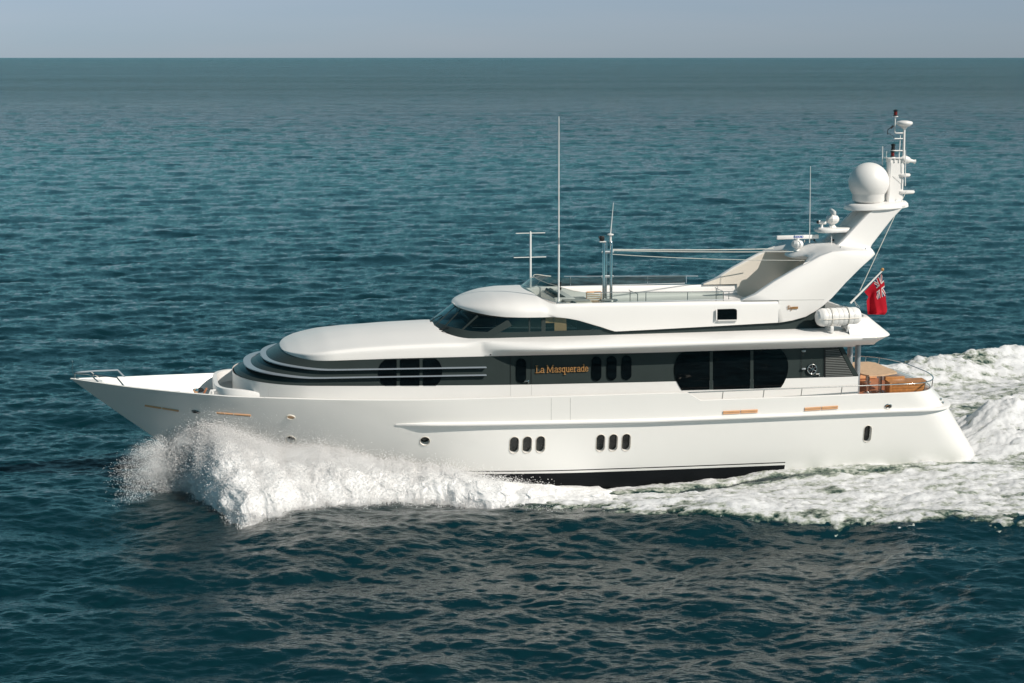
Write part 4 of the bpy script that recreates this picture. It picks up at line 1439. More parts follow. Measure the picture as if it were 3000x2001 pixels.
# horns and clutter under the shelf
mb = MB(); mb.tube([(11.1, .3, 8.15), (11.75, .3, 8.20)], .022, 6); mb.tube([(11.1, .3, 8.08), (11.1, .3, 8.2)], .04, 6); mb.tube([(11.35, .3, 8.1), (11.35, .3, 8.2)], .03, 6)
mb.tube([(11.7, .3, 8.2), (11.9, .3, 8.0)], .022, 6)
part(mb, "air_horn", [M_STEEL], 40)
for (u, v) in [(2385, 706), (2440, 706), (2443, 716), (2447, 722)]:
    p = PY(u, v, .2); part(MB().tube([p, (p[0] + .02, p[1], p[2] + .07)], .035, 6), "small_lamp", [M_BLACK], 40)
part(MB().tube([PY(2436, 690, -.3), PY(2436, 725, -.3)], .018, 6), "shelf_post", [M_WHITE], 40)
for (u, v0, v1) in [(2462, 722, 738), (2536, 726, 735)]:
    part(MB().tube([PY(u, v1, -1.6), PY(u, v0, -1.6)], .022, 6), "deck_light", [M_DULL], 40)
# wires
def wire(name, a, b_, r=.011, m_=M_ROPE, sag=0.0, n=14):
    a, b_ = Vector(a), Vector(b_)
    pts = [a.lerp(b_, t) - Vector((0, 0, sag * 4 * t * (1 - t))) for t in np.linspace(0, 1, n)]
    return part(MB().tube(pts, r, 5), name, [m_], 60)

# ------------------------------------------------------------------ masts and aerials on the flybridge
p_top = PY(1778, 708, 0)
TX = [3.42, 3.56, 3.70]
mb = MB(); 
TRI = None
for k, (x, y) in enumerate(zip(TX, (-.12, .14, -.12))):
    m2 = MB(); m2.tube([(x, y, 5.92), (x, y, 8.28), (x, y, 8.33)], [.055, .055, .03], 10)
    o = part(m2, "mast_tube", [M_STEEL], 60, TRI)
    if TRI is None: TRI = o
for z in (7.95, 7.05):
    m2 = MB(); m2.tube([(3.36, -.12, z), (3.56, .16, z), (3.76, -.12, z)], .045, 8, closed=True)
    part(m2, "mast_collar", [M_DULL], 50, TRI)
m2 = MB(); m2.box((3.36, -.12, 8.34), (.24, .16, .03)); 
part(m2, "lamp_shelf", [M_WHITE], 40, TRI)
m2 = MB(); m2.box((3.34, -.12, 8.46), (.17, .14, .19), bev=.03); m2.tube([(3.22, -.12, 8.50), (3.3, -.12, 8.50)], .05, 8)
part(m2, "search_lamp", [M_BLACK], 40, TRI)
m2 = MB(); m2.lathe([(.04, 8.3), (.04, 8.54), (.12, 8.57), (.12, 8.60), (.02, 8.63)], (3.68, -.05, 0), 16)
part(m2, "mast_disc", [M_WHITE], 40, TRI)
part(MB().tube([(3.68, -.05, 8.6), (3.78, -.05, 9.75)], [.02, .008], 6), "antenna_whip", [M_WHIP], 50, TRI)
wire("stay_wire", (3.72, -.1, 8.00), (10.35, -1.2, 7.93), r=.017, sag=.03)
wire("stay_wire", (3.72, .1, 8.02), (10.45, 1.2, 7.78), r=.017, sag=.03)
wire("stay_wire", (3.72, -.1, 7.86), (10.75, -1.4, 7.62), r=.013, sag=.06)
wire("stay_wire", PY(2655, 560, -.5), PY(2518.7, 852, -.55), r=.014)
# tall whip aerial near side
mb = MB(); mb.lathe([(.10, 0), (.06, .05), (.05, .16)], (1.24, -2.2, 6.38), 12)
mb.tube([(1.24, -2.2, 6.4), (1.235, -2.2, 8.50)], .034, 8)
part(mb, "tall_aerial", [M_WHIP], 50)
AE = bpy.data.objects["tall_aerial"]
part(MB().tube([(1.235, -2.2, 8.5), (1.225, -2.2, 10.8), (1.22, -2.2, 12.97)], [.026, .022, .014], 8), "aerial_whip", [M_WHIP], 50, AE)
part(MB().tube([(1.235, -2.2, 8.50), (1.2345, -2.2, 8.74)], .030, 8), "aerial_joint", [M_DULL], 50, AE)
# T-shaped aerial
TP = part(MB().tube([(.95, 1.2, 6.5), (.945, 1.2, 8.58), (.944, 1.2, 8.64)], [.04, .036, .015], 8), "cross_aerial", [M_WHIP], 50)
for z, x0, x1 in [(8.57, .39, 1.50), (7.67, .31, 1.54)]:
    part(MB().tube([(x0, 1.2, z), (x1, 1.2, z)], .016, 6), "aerial_crossbar", [M_WHIP], 50, TP)

# ------------------------------------------------------------------ bow fittings
def gun(x, sgn, dz=0.02, inb=.06):
    z = float(sheer_z(x)); return (x, sgn * max(float(half_breadth(x, z)) - inb, .0), z + dz)
for sgn in (-1, 1):
    a, b_ = gun(-13.93, sgn), gun(-15.25, sgn)
    top = [(-15.62, 0, 4.10), (-15.35, sgn * .14, 4.11), (-14.95, sgn * .36, 4.09), (-14.16, sgn * .74, 4.03)]
    r_ = part(MB().tube(top + [a], .030, 8), "pulpit_rail", [M_STEEL if sgn < 0 else M_BLADE], 60)
    g2 = gun(-14.80, sgn)
    part(MB().tube([(-15.08, sgn * .30, 4.095), g2], .026, 8), "stanchion", [M_STEEL], 60, r_)
part(MB().tube([(-15.62, 0, 3.93), (-15.62, 0, 4.10)], .03, 8), "pulpit_post", [M_STEEL], 60)
mb = MB(); mb.tube([(-15.68, 0, 4.05), (-15.68, 0, 4.52)], .014, 6); mb.lathe([(.02, 4.5), (.026, 4.53), (.01, 4.56)], (-15.68, 0, 0), 8)
part(mb, "jackstaff", [M_STEEL], 50)
# capstan, chock and anchor stopper on the foredeck
p = PY(575, 1143, -1.2)
mb = MB(); mb.lathe([(.14, 0), (.10, .06), (.08, .14), (.13, .22), (.12, .26)], (p[0], -1.2, p[2] - .22), 14)
CAP_ = part(mb, "capstan", [M_STEEL], 40)
part(MB().lathe([(.10, 0), (.13, .05), (.06, .12)], (p[0] + .14, -1.15, p[2] - .06), 12), "capstan_cap", [M_BLACK], 40, CAP_)
part(MB().box((p[0] - .02, -1.28, p[2] - .06), (.10, .06, .22), rot=Matrix.Rotation(math.radians(-25), 3, 'Y'), bev=.015), "brake_handle", [M_BRONZE], 40, CAP_)
p = PY(599, 1145, -1.2)
part(MB().box((p[0], -1.2, p[2] - .05), (.07, .07, .34), rot=Matrix.Rotation(math.radians(28), 3, 'Y'), bev=.012), "chain_lever", [M_REDDECK], 40)
mb = MB(); p = PY(622, 1150, -1.4); mb.tube([(p[0] - .12, -1.4, p[2] - .1), (p[0] - .05, -1.4, p[2] + .06), (p[0] + .12, -1.4, p[2] + .07)], .05, 8); mb.tube([(p[0], -1.4, p[2] - .3), (p[0], -1.4, p[2] + .05)], .06, 10)
part(mb, "mooring_bitt", [M_WHITE], 40)
mb = MB(); p = PY(513, 1146, -1.15); mb.box((p[0], -1.15, p[2] - .06), (.36, .2, .12), bev=.03); mb.box((p[0], -1.12, p[2] - .25), (.2, .12, .3))
part(mb, "deck_hatch", [M_WHITE], 40)
for (u, v) in [(1437, 1040), (1553, 1035)]:
    p = PY(u, v, -2.8); part(MB().lathe([(.03, 0), (.02, .04)], (p[0], -2.83, p[2]), 8), "deck_lamp", [M_BLACK], 40, ROOF)

# ------------------------------------------------------------------ side rail and aft deck rail
def aft_rail_path():
    pts = []
    for x in np.linspace(5.5, 13.0, 12):
        pts.append((x, -(float(half_breadth(x, 2.85)) - .10), 3.205 - .005 * (x - 5.5)))
    xe = float(tran_x(2.85)) - .02
    for t in np.linspace(0, np.pi / 2, 22)[1:]:
        x = 13.0 + (xe - 13.0) * math.sin(t)
        y = float(half_breadth(min(x, xe), 2.85)) 
        pts.append((x + .12 * math.sin(t) ** 4, -max(y - .10 * (1 - math.sin(t)), 0.0), 3.165 + .01 * math.sin(t)))
    return pts
AP = aft_rail_path()
full = AP + [(x, -y, z) for x, y, z in AP[::-1][1:]]
full = [(5.30, full[0][1], 3.17)] + full + [(5.30, -full[0][1], 3.17)]
def near_x(lst, x, sgn):
    c = [p for p in lst if (p[1] * sgn) > 0]
    return min(c, key=lambda p: abs(p[0] - x))
fine = []
for a, b_ in zip(full[:-1], full[1:]):
    for t in np.linspace(0, 1, 8)[:-1]:
        fine.append(tuple(np.array(a) * (1 - t) + np.array(b_) * t))
posts = []
for sgn, xs in ((-1, (7.05, 8.58, 10.12, 11.66, 13.15, 15.0, 15.55)), (1, (6.0, 8.0, 10.0, 12.0, 12.9, 13.05, 13.4, 13.55, 14.0, 14.5, 15.05, 15.45))):
    for x in xs:
        q = near_x(fine, x, sgn)
        zt = 2.86
        posts.append((q, (q[0] - .03, q[1] * .995, zt)))
rail_part("deck_rail", full, posts, r=.022, rp=.018, m_=M_STEEL)

# ------------------------------------------------------------------ posts under the overhang
for (u, y) in [(2513, -2.1), (2490, -1.2)]:
    q = PY(u, 1045, y)
    for sg in (1, -1):
        part(MB().tube([(q[0], y * sg, 2.42), (q[0], y * sg, 4.75)], .105, 16), "support_post", [M_DULL], 60)

# cockpit sole, aft bulkhead, teak locker and benches
mb = MB()
ring = []
xe = float(tran_x(2.5))
for x in list(np.linspace(11.4, 14.6, 8)):
    ring.append((x, -(float(half_breadth(x, 2.6)) - .16), 2.47))
for t in np.linspace(0, np.pi / 2, 10)[1:]:
    ring.append((14.6 + .6 * math.sin(t), -(float(half_breadth(14.6, 2.6)) - .16) * math.cos(t) ** .6, 2.47))
ring = ring + [(x, -y, z) for x, y, z in ring[::-1][1:]]
mb.prism(ring, (0, 0, -.02))
part(mb, "cockpit_sole", [M_REDDECK], 30)
mb = MB(); mb.prism([(11.45, -2.76, 2.4), (11.45, 2.76, 2.4), (11.45, 2.76, 4.56), (11.45, -2.76, 4.56)], (-.04, 0, 0))
part(mb, "saloon_bulkhead", [M_WHITE], 30)
# ------------------------------------------------------------------ white water
def foam_material(name, lace, top, trans):
    m, nt, n, l, b = new_mat(name)
    b.inputs['Roughness'].default_value = 0.75
    b.inputs['IOR'].default_value = 1.33
    b.inputs['Specular IOR Level'].default_value = 0.5
    att = n.new("ShaderNodeAttribute"); att.attribute_name = "foam"
    geo = n.new("ShaderNodeNewGeometry")
    mp = n.new("ShaderNodeMapping"); mp.inputs['Scale'].default_value = (0.75, 1.15, 1.0)
    l.new(geo.outputs['Position'], mp.inputs['Vector'])
    def noise(sc, det, rg=0.6):
        k = n.new("ShaderNodeTexNoise"); k.inputs['Scale'].default_value = sc; k.inputs['Detail'].default_value = det; k.inputs['Roughness'].default_value = rg
        l.new(mp.outputs[0], k.inputs['Vector']); return k.outputs['Fac']
    na, nb = noise(2.2, 8, 0.65), noise(9.0, 5, 0.6)
    def mth(op, a, c):
        k = n.new("ShaderNodeMath"); k.operation = op
        for i, x in enumerate((a, c)):
            if isinstance(x, (int, float)): k.inputs[i].default_value = x
            else: l.new(x, k.inputs[i])
        return k.outputs[0]
    s = mth('ADD', mth('MULTIPLY', mth('SUBTRACT', na, 0.5), lace), mth('MULTIPLY', mth('SUBTRACT', nb, 0.5), lace * 0.6))
    d = mth('ADD', att.outputs['Fac'], s)
    rp = n.new("ShaderNodeValToRGB"); e = rp.color_ramp.elements
    e[0].position = 0.12; e[0].color = (0.004, 0.030, 0.030, 1)
    e[1].position = 0.86; e[1].color = top + (1,)
    k = e.new(0.30); k.color = (0.10, 0.14, 0.11, 1)
    k = e.new(0.46); k.color = (0.40, 0.43, 0.37, 1)
    k = e.new(0.64); k.color = tuple(c * .88 for c in top) + (1,)
    l.new(d, rp.inputs['Fac']); l.new(rp.outputs[0], b.inputs['Base Color'])
    rr = n.new("ShaderNodeMapRange"); rr.inputs[1].default_value = 0.2; rr.inputs[2].default_value = 0.55; rr.inputs[3].default_value = 0.12; rr.inputs[4].default_value = 0.85
    l.new(d, rr.inputs[0]); l.new(rr.outputs[0], b.inputs['Roughness'])
    tl = n.new("ShaderNodeBsdfTranslucent"); l.new(rp.outputs[0], tl.inputs[0])
    ms = n.new("ShaderNodeMixShader"); ms.inputs[0].default_value = trans
    l.new(b.outputs[0], ms.inputs[1]); l.new(tl.outputs[0], ms.inputs[2])
    l.new(ms.outputs[0], n['Material Output'].inputs['Surface'])
    bp = n.new("ShaderNodeBump"); bp.inputs['Distance'].default_value = 0.05; bp.inputs['Strength'].default_value = 0.7
    l.new(nb, bp.inputs['Height']); l.new(bp.outputs[0], b.inputs['Normal'])
    return m
M_FOAM = foam_material("churned_foam", 1.15, (0.78, 0.79, 0.80), 0.10)
M_SPRAY = foam_material("white_spray", 0.10, (0.99, 0.99, 0.99), 0.16)

TOP_X = [-13.4, -12.9, -12.3, -11.6, -11.0, -10.4, -9.6, -8.9, -8.0, -7.2, -6.5, -5.5, -4.4, -3.2, -2.2, -1, 1, 3]
TOP_Z = [0.05, 0.5, 1.45, 2.0, 2.15, 2.0, 1.62, 1.36, 1.34, 1.40, 1.32, 1.02, .76, .58, .40, .12, -.1, -.2]
def out_y(x): return np.interp(x, OUT_X, OUT_Y)
def top_z(x): return np.interp(x, TOP_X, TOP_Z)

def grid_mesh(name, V, F, mat_, dens=None, smooth_=True):
    me = bpy.data.meshes.new(name)
    V = np.asarray(V, np.float32); F = np.asarray(F, np.int32)
    k = F.shape[1]
    me.vertices.add(len(V)); me.vertices.foreach_set("co", V.ravel())
    me.loops.add(F.size); me.loops.foreach_set("vertex_index", F.ravel())
    me.polygons.add(len(F)); me.polygons.foreach_set("loop_start", np.arange(0, F.size, k, dtype=np.int32))
    me.polygons.foreach_set("use_smooth", np.full(len(F), smooth_, bool))
    if dens is not None:
        a = me.attributes.new("foam", 'FLOAT', 'POINT'); a.data.foreach_set("value", np.asarray(dens, np.float32).ravel())
    me.materials.append(mat_)
    me.update()
    o = bpy.data.objects.new(name, me); COL.objects.link(o)
    return o

def spray_surface(nx=560, nb_=230):
    lx = np.linspace(-13.1, 2.6, nx)
    b_ = np.linspace(0, 1, nb_)
    X, B = np.meshgrid(lx, b_, indexing='ij')
    zt = top_z(X)
    yin = -np.maximum(half_breadth(X, np.maximum(zt, 0.0)) - 0.10, 0.0)
    yo = out_y(X) - 0.25
    p = np.interp(X, [-13, -11, -8, -4, 2], [1.3, 1.45, 1.25, 1.0, 1.0])
    Z = zt * (1 - B ** p) + 0.42 * np.sin(np.pi * B) * smooth(-12.6, -10, X) * (1 - 0.4 * smooth(-2, 2, X)) - 0.35 * B ** 6
    Y = yin + (yo - yin) * B ** np.interp(X, [-13, -10, -4], [1.0, 0.92, 1.0])
    P = np.stack([X, Y, Z], -1)
    # fingers thrown outward and large rolls, then froth
    Q = P * np.array([1.0, 1.0, 1.2])
    d = 0.20 * billow(Q * 0.62 + 3.1, 2, 0.5) + 0.055 * fbm(np.stack([X * 2.4 + 0.8 * B, B * 1.6, 0 * X + 7], -1), 3, .55) + 0.022 * fbm(np.stack([X * 6.5 + 2 * B, B * 4, 0 * X + 3], -1), 3, .55) + 0.07 * fbm(Q * 2.0 + 9, 3, 0.5) + 0.022 * billow(Q * 6.5, 2, 0.5)
    amp = (0.35 + 0.65 * np.sin(np.pi * np.clip(B * 1.05, 0, 1)) ** 0.6) * np.interp(X, [-13, -11.5, -6, -1, 2.6], [.5, 1.05, 1.0, .62, .4])
    d = d * amp
    P[..., 2] += d * 0.85
    P[..., 1] -= d * 0.40 * smooth(0.04, .2, B)
    P[..., 0] += 0.25 * fbm(Q * 1.4 + 40, 3) * smooth(0.05, .3, B)
    P[..., 1] -= (0.42 * fbm(np.stack([X * 1.3, X * 0 + 3.3, X * 0], -1), 5, .6) + .16 * fbm(np.stack([X * 5.0, B * 3, X * 0 + 8], -1), 3, .6)) * B ** 3
    dens = np.ones_like(X)
    dens -= 0.62 * np.exp(-((X + 4.6) / 2.3) ** 2) * np.exp(-((B - 0.03) / 0.10) ** 2)          # clear green water climbing the plating
    dens -= 0.5 * np.exp(-((X + 12.6) / .9) ** 2)
    dens -= 0.30 * (fbm(Q * 1.1 + 70, 3) > 0.55) * (1 - B)
    return P, dens
SP, SD = spray_surface()
nx_, nb__ = SP.shape[:2]
idx = np.arange(nx_ * nb__).reshape(nx_, nb__)
F1 = np.stack([idx[:-1, :-1], idx[1:, :-1], idx[1:, 1:], idx[:-1, 1:]], -1).reshape(-1, 4)
V1 = SP.reshape(-1, 3)
V2 = SP[::2, ::2].reshape(-1, 3) * np.array([1, -1, 1])
i2 = np.arange(len(V2)).reshape(SP[::2, ::2].shape[:2])
F2 = np.stack([i2[:-1, :-1], i2[:-1, 1:], i2[1:, 1:], i2[1:, :-1]], -1).reshape(-1, 4) + len(V1)
spray = grid_mesh("bow_spray", loc2w(np.concatenate([V1, V2])), np.concatenate([F1, F2]), M_SPRAY, np.concatenate([SD.ravel(), SD[::2, ::2].ravel()]))
tag(spray, "thick white bow wave breaking along the front half of the yacht", "bow wave", kind="stuff")

# ---- droplets
def droplets():
    r = np.random.RandomState(11)
    pts, rad = [], []
    S = SP
    # along the surface of the plume
    def from_surface(n_, wfun, lift, rlo, rhi):
        w = wfun(S[..., 0], np.linspace(0, 1, nb__)[None, :] * np.ones((nx_, 1))).ravel()
        w = w / w.sum()
        k = r.choice(len(w), n_, p=w)
        p = S.reshape(-1, 3)[k] + r.normal(size=(n_, 3)) * 0.05
        e = r.exponential(1.0, n_)
        p[:, 2] += lift * e * 0.9
        p[:, 1] -= lift * e * 0.5 * r.rand(n_)
        p[:, 0] += r.normal(size=n_) * lift * 0.5 + lift * .3
        pts.append(p); rad.append(r.uniform(rlo, rhi, n_) * (0.5 + r.rand(n_)))
    from_surface(90000, lambda x, b: smooth(-13, -12, x) * (1 - smooth(-7, 1, x)) * (0.25 + (1 - b)), 0.10, .007, .018)
    from_surface(36000, lambda x, b: smooth(-13, -11.5, x) * (1 - .6 * smooth(-4, 2, x)) * (b > .86) * 1.0, 0.06, .007, .020)
    from_surface(34000, lambda x, b: np.exp(-((x + 12.0) / .8) ** 2) * (1 - .4 * b), 0.16, .008, .022)
    from_surface(16000, lambda x, b: np.exp(-((x + 10.3) / 1.2) ** 2) * (b < .25), 0.16, .005, .014)
    # mist: very fine drops hanging over the plume and against the plating
    from_surface(120000, lambda x, b: smooth(-13, -12, x) * (1 - smooth(-8.5, -5.5, x)) * (0.3 + (1 - b) ** 2 * 1.6), 0.22, .003, .0075)
    from_surface(40000, lambda x, b: smooth(-12, -10, x) * (1 - smooth(-2, 2, x)) * (b > .80) * 1.0, 0.09, .003, .009)
    # fine veil thrown ahead of the stem
    n_ = 26000
    t = r.beta(1.1, 2.4, n_)
    x = -12.2 - 2.3 * t + r.normal(size=n_) * .15
    z = (2.15 - 1.05 * t) * r.beta(1.3, 1.1, n_) + .05
    y = -0.2 - 2.3 * r.rand(n_) * (0.5 + t) - 0.25 * (2 - z)
    cl = fbm(np.stack([x, y, z], -1) * 1.7, 3)
    keep = r.rand(n_) < smooth(-.5, .5, cl)
    pts.append(np.stack([x, y, z], -1)[keep]); rad.append((r.uniform(.005, .014, n_) * (0.6 + .8 * r.rand(n_)))[keep])
    # flecks over the stern ridge
    P = np.concatenate(pts); R = np.concatenate(rad)
    # no drop inside the hull
    inside = (np.abs(P[:, 1]) < half_breadth(P[:, 0], np.maximum(P[:, 2], 0)) - 0.01) & (P[:, 0] > stem_x(P[:, 2]))
    P, R = P[~inside], R[~inside] * 0.74
    T = np.array([(1, 1, 1), (1, -1, -1), (-1, 1, -1), (-1, -1, 1)]) / 1.2
    V = (loc2w(P)[:, None, :] + T[None] * R[:, None, None]).reshape(-1, 3)
    b0 = np.arange(len(P)) * 4
    F = np.stack([np.stack([b0 + a, b0 + b_, b0 + c], -1) for a, b_, c in ((0, 1, 2), (0, 3, 1), (0, 2, 3), (1, 3, 2))], 1).reshape(-1, 3)
    o = grid_mesh("spray_droplets", V, F, M_SPRAY, np.ones(len(V)), smooth_=True)
    tag(o, "fine white droplets flying off the bow wave ahead of the stem", "spray", kind="stuff")
droplets()

# ---- hanging mist round the plume: soft clouds of the finest drops
def mist_material(dens):
    m = bpy.data.materials.new("spray_mist"); m.use_nodes = True
    nt = m.node_tree; n = nt.nodes; l = nt.links
    n.remove(n['Principled BSDF'])
    v = n.new("ShaderNodeVolumePrincipled")
    v.inputs['Color'].default_value = (0.995, 0.996, 0.998, 1)
    v.inputs['Anisotropy'].default_value = -0.35
    tc = n.new("ShaderNodeTexCoord")
    gr = n.new("ShaderNodeTexGradient"); gr.gradient_type = 'QUADRATIC_SPHERE'
    l.new(tc.outputs['Object'], gr.inputs[0])
    geo = n.new("ShaderNodeNewGeometry")
    no = n.new("ShaderNodeTexNoise"); no.inputs['Scale'].default_value = 2.6; no.inputs['Detail'].default_value = 4
    l.new(geo.outputs['Position'], no.inputs['Vector'])
    mr = n.new("ShaderNodeMapRange"); mr.inputs[1].default_value = 0.36; mr.inputs[2].default_value = 0.66; mr.inputs[4].default_value = dens
    l.new(no.outputs['Fac'], mr.inputs[0])
    mu = n.new("ShaderNodeMath"); mu.operation = 'MULTIPLY'
    l.new(gr.outputs[0], mu.inputs[0]); l.new(mr.outputs[0], mu.inputs[1])
    l.new(mu.outputs[0], v.inputs['Density'])
    l.new(v.outputs[0], n['Material Output'].inputs['Volume'])
    return m
M_MIST, M_MIST_THIN = mist_material(6.0), mist_material(1.8)
bm = bmesh.new(); bmesh.ops.create_icosphere(bm, subdivisions=3, radius=1.0)
for (c, r_, m_, lab) in [((-11.75, -1.2, 1.70), (.85, .9, .75), M_MIST, "soft white mist hanging at the stem where the bow wave leaps up"),
        ((-10.7, -2.0, 1.75), (1.2, 1.1, .85), M_MIST, "soft white mist over the highest part of the bow wave"),
        ((-9.5, -2.8, 1.45), (1.3, 1.0, .75), M_MIST, "soft white mist between the bow wave and the forward hull"),
        ((-8.0, -3.2, 1.30), (1.4, .9, .65), M_MIST, "soft white mist over the second crest of the bow wave"),
        ((-6.4, -3.5, 1.05), (1.4, .8, .55), M_MIST, "soft white mist at the trailing end of the bow wave"),
        ((-9.6, -5.0, .70), (1.2, 1.7, .7), M_MIST_THIN, "soft white mist over the outer lip of the bow wave"),
        ((-13.0, -1.3, 1.0), (1.3, 1.5, 1.1), M_MIST_THIN, "thin mist drifting ahead of the bow wave")]:
    me = bpy.data.meshes.new("spray_mist"); bm.to_mesh(me); me.materials.append(m_)
    o = bpy.data.objects.new("spray_mist", me); COL.objects.link(o)
    o.location = loc2w(np.array(c)); o.scale = r_; o.rotation_euler.z = YAW
    tag(o, lab, "mist", kind="stuff")
bm.free()

# ---- wake: a foam skin that rides on the sea and sinks under it where the foam ends
def build_wake():
    def block(x0, x1, y0, y1, st):
        lx = np.arange(x0, x1, st); ly = np.arange(y0, y1, st)
        X, Y = np.meshgrid(lx, ly, indexing='ij')
        W = loc2w(np.stack([X, Y, 0 * X], -1))
        hs, dx, dy = sea_height(W[..., 0], W[..., 1])
        A = np.abs(Y)
        yo = -out_y(X)
        q = np.stack([X, Y, 0 * X], -1)
        n1 = fbm(q * np.array([.45, .8, 1]) + 5, 5, .6)
        n2 = billow(q * np.array([.9, 1.5, 1]) + 31, 5, .6)
        n3 = fbm(q * np.array([.35, 1.9, 1]) + 77, 4, .6)          # streaks drawn out along the course
        edge = yo - A                                             # distance inside the outer edge
        n4 = fbm(q * np.array([2.2, 3.0, 1]) + 55, 4, .6)
        m = smooth(-0.7, 1.9, edge + 0.9 * n1 + .20 * n2 + .75 * n4) * 1.5 - 0.5
        m = np.where(edge < -1.5, -1, m)
        # lanes of dark water left beside the hull
        hb = half_breadth(np.clip(X, -10, 17.2), 0.1)
        dh = A - hb
        lane = np.exp(-((dh + .12 * n3 - np.interp(X, [0, 3, 7, 10, 14, 17, 22], [.45, .85, .95, .80, .7, .7, 1.0])) / np.interp(X, [0, 5, 10, 17, 24], [.30, .40, .44, .36, .3])) ** 2)
        lane *= np.interp(X, [-1, 1.5, 8, 12, 17, 20, 24], [0, 1.25, 1.25, .7, .66, .45, 0])
        m -= lane * (1.05 + 0.9 * n3)
        m -= (0.30 * smooth(.05, .4, n1 - .25) + .34 * smooth(.12, .5, n3 - .2)) * smooth(0, 5, X) * smooth(-.3, 2.0, edge)
        # green trough abaft the quarter on the far side, ragged patches near the outer edge astern
        tr = np.exp(-((X - 24.5) / 4.5) ** 2 - ((Y - 6.6 - .12 * (X - 24)) / 1.0) ** 2)
        m -= 0.30 * tr * (1 + .4 * n3)
        m -= .42 * smooth(8, 13, X) * np.exp(-((edge - 1.3) / 1.5) ** 2) * (Y < 0) * (.7 + 1.2 * n2)
        m = np.where((X < -1.5), m - 2 * smooth(-1.2, -3, X), m)
        ridge = 1.35 * smooth(17.0, 20.5, X) * np.exp(-((Y - .8 - .10 * (X - 18)) / np.where(Y - .8 - .10 * (X - 18) < 0, 2.2, 1.7)) ** 2)
        far = .95 * smooth(11, 25, X) * np.exp(-((Y - (yo - 1.5)) / 1.3) ** 2)
        nearr = .28 * smooth(0, 6, X) * np.exp(-((edge - 1.4) / 1.3) ** 2) * (Y < 0)
        hh = hs + 0.0
        m = np.where((ridge > .2) & (edge > 1), np.maximum(m, .5), m)
        fm = np.clip(m, 0, 1)
        hh = hh + .09 * smooth(0.0, .5, m) * smooth(-.2, 1.3, edge) + fm * (.05 * n2 + .05 * n1) * smooth(-.2, 1.3, edge) + (ridge + far) * (.10 + .075 * n2 + .12 * n1 + .05 * n3) + .03 * fm * fbm(q * 4.0, 3, .6)
        hh = np.where(m < 0.12, hh + np.maximum(m - .12, -1) * .30, hh)
        hull = (dh < -0.25) & (X < 17.0)
        hh = np.where(hull, -1.2, hh)
        V = W.copy(); V[..., 2] = hh; V[..., 0] += dx; V[..., 1] += dy
        nx2, ny2 = X.shape
        ii = np.arange(nx2 * ny2).reshape(nx2, ny2)
        F = np.stack([ii[:-1, :-1], ii[1:, :-1], ii[1:, 1:], ii[:-1, 1:]], -1).reshape(-1, 4)
        keep = ((m > -0.6) & ~hull).ravel()[F].any(1)
        dens = np.clip(m, 0, 1.0) * .46 + .25 + .16 * n2 + .32 * n3 + .12 * n1
        dens -= .42 * tr
        hh = hh + .14 * smooth(3.5, 8, Y) * smooth(0, .3, m)
        V[..., 2] = hh
        dens = np.where(ridge > .25, np.maximum(dens, .85 + .3 * n2), dens)
        F = F[keep]
        used = np.unique(F); remap = np.zeros(nx2 * ny2, int); remap[used] = np.arange(len(used))
        return V.reshape(-1, 3)[used], remap[F], dens.ravel()[used]
    parts = [block(-3.6, 37, -21.5, 2.0, .065), block(10.0, 44, 1.95, 26.0, .095)]
    V, F, D_ = [], [], []
    n_ = 0
    for v, f, d in parts:
        V.append(v); F.append(f + n_); D_.append(d); n_ += len(v)
    o = grid_mesh("wake_foam", np.concatenate(V), np.concatenate(F), M_FOAM, np.concatenate(D_))
    tag(o, "churned white foam trailing along the waterline and astern of the yacht", "wake", kind="stuff")
build_wake()
# ------------------------------------------------------------------ things carried on board
def thing(name, base, label, cat, group=None, rz=0.0):
    o = bpy.data.objects.new(name, None)
    COL.objects.link(o)
    o.location = loc2w(np.array(base, float))
    o.rotation_euler.z = YAW + rz
    o["base"] = [float(b_) for b_ in base]
    tag(o, label, cat, group)
    return o
def tpart(mb, name, mats, root, ang=35, base=None, parent=None, fix=True):
    b_ = list(root["base"]) if base is None else base
    mb.v = [tuple(np.array(p) - np.array(b_)) for p in mb.v]
    return mb.build(name, mats, parent or root, ang, fix)

# ---- life raft canister on its cradle
RB = (11.42, -2.98, 5.30)
raft = thing("life_raft", RB, "white ribbed life raft canister lashed on the upper deck below the radar arch", "life raft")
A0, A1 = Vector(PY(2391, 931, -2.98)), Vector(PY(2520, 925, -2.98))
A0.y = A1.y = -2.98
ax = (A1 - A0).normalized(); L = (A1 - A0).length
R = Matrix((ax, Vector((0, 1, 0)), ax.cross(Vector((0, 1, 0))))).transposed()
mb = MB()
prof = [(.02, 0), (.19, .02), (.27, .07), (.315, .16)]
k = 7
for i in range(k):
    a = .17 + (L - .34) * i / k; b_ = .17 + (L - .34) * (i + 1) / k
    prof += [(.325, a + .008), (.335, (a + b_) / 2), (.325, b_ - .008), (.312, b_)]
prof += [(.315, L - .16), (.27, L - .07), (.19, L - .02), (.02, L)]
mb.lathe(prof, A0, 28, axis='X', rot=R)
body = tpart(mb, "canister", [M_WHITE], raft, 25)
mb = MB()
cc = []
for t in np.linspace(0.03, L - .03, 20): cc.append(A0 + ax * t + Vector((0, -.335 if .12 < t < L - .12 else -.25, -.03)))
mb.tube(cc, .018, 6)
tpart(mb, "seam_band", [M_CREAM], raft, 40, parent=body)
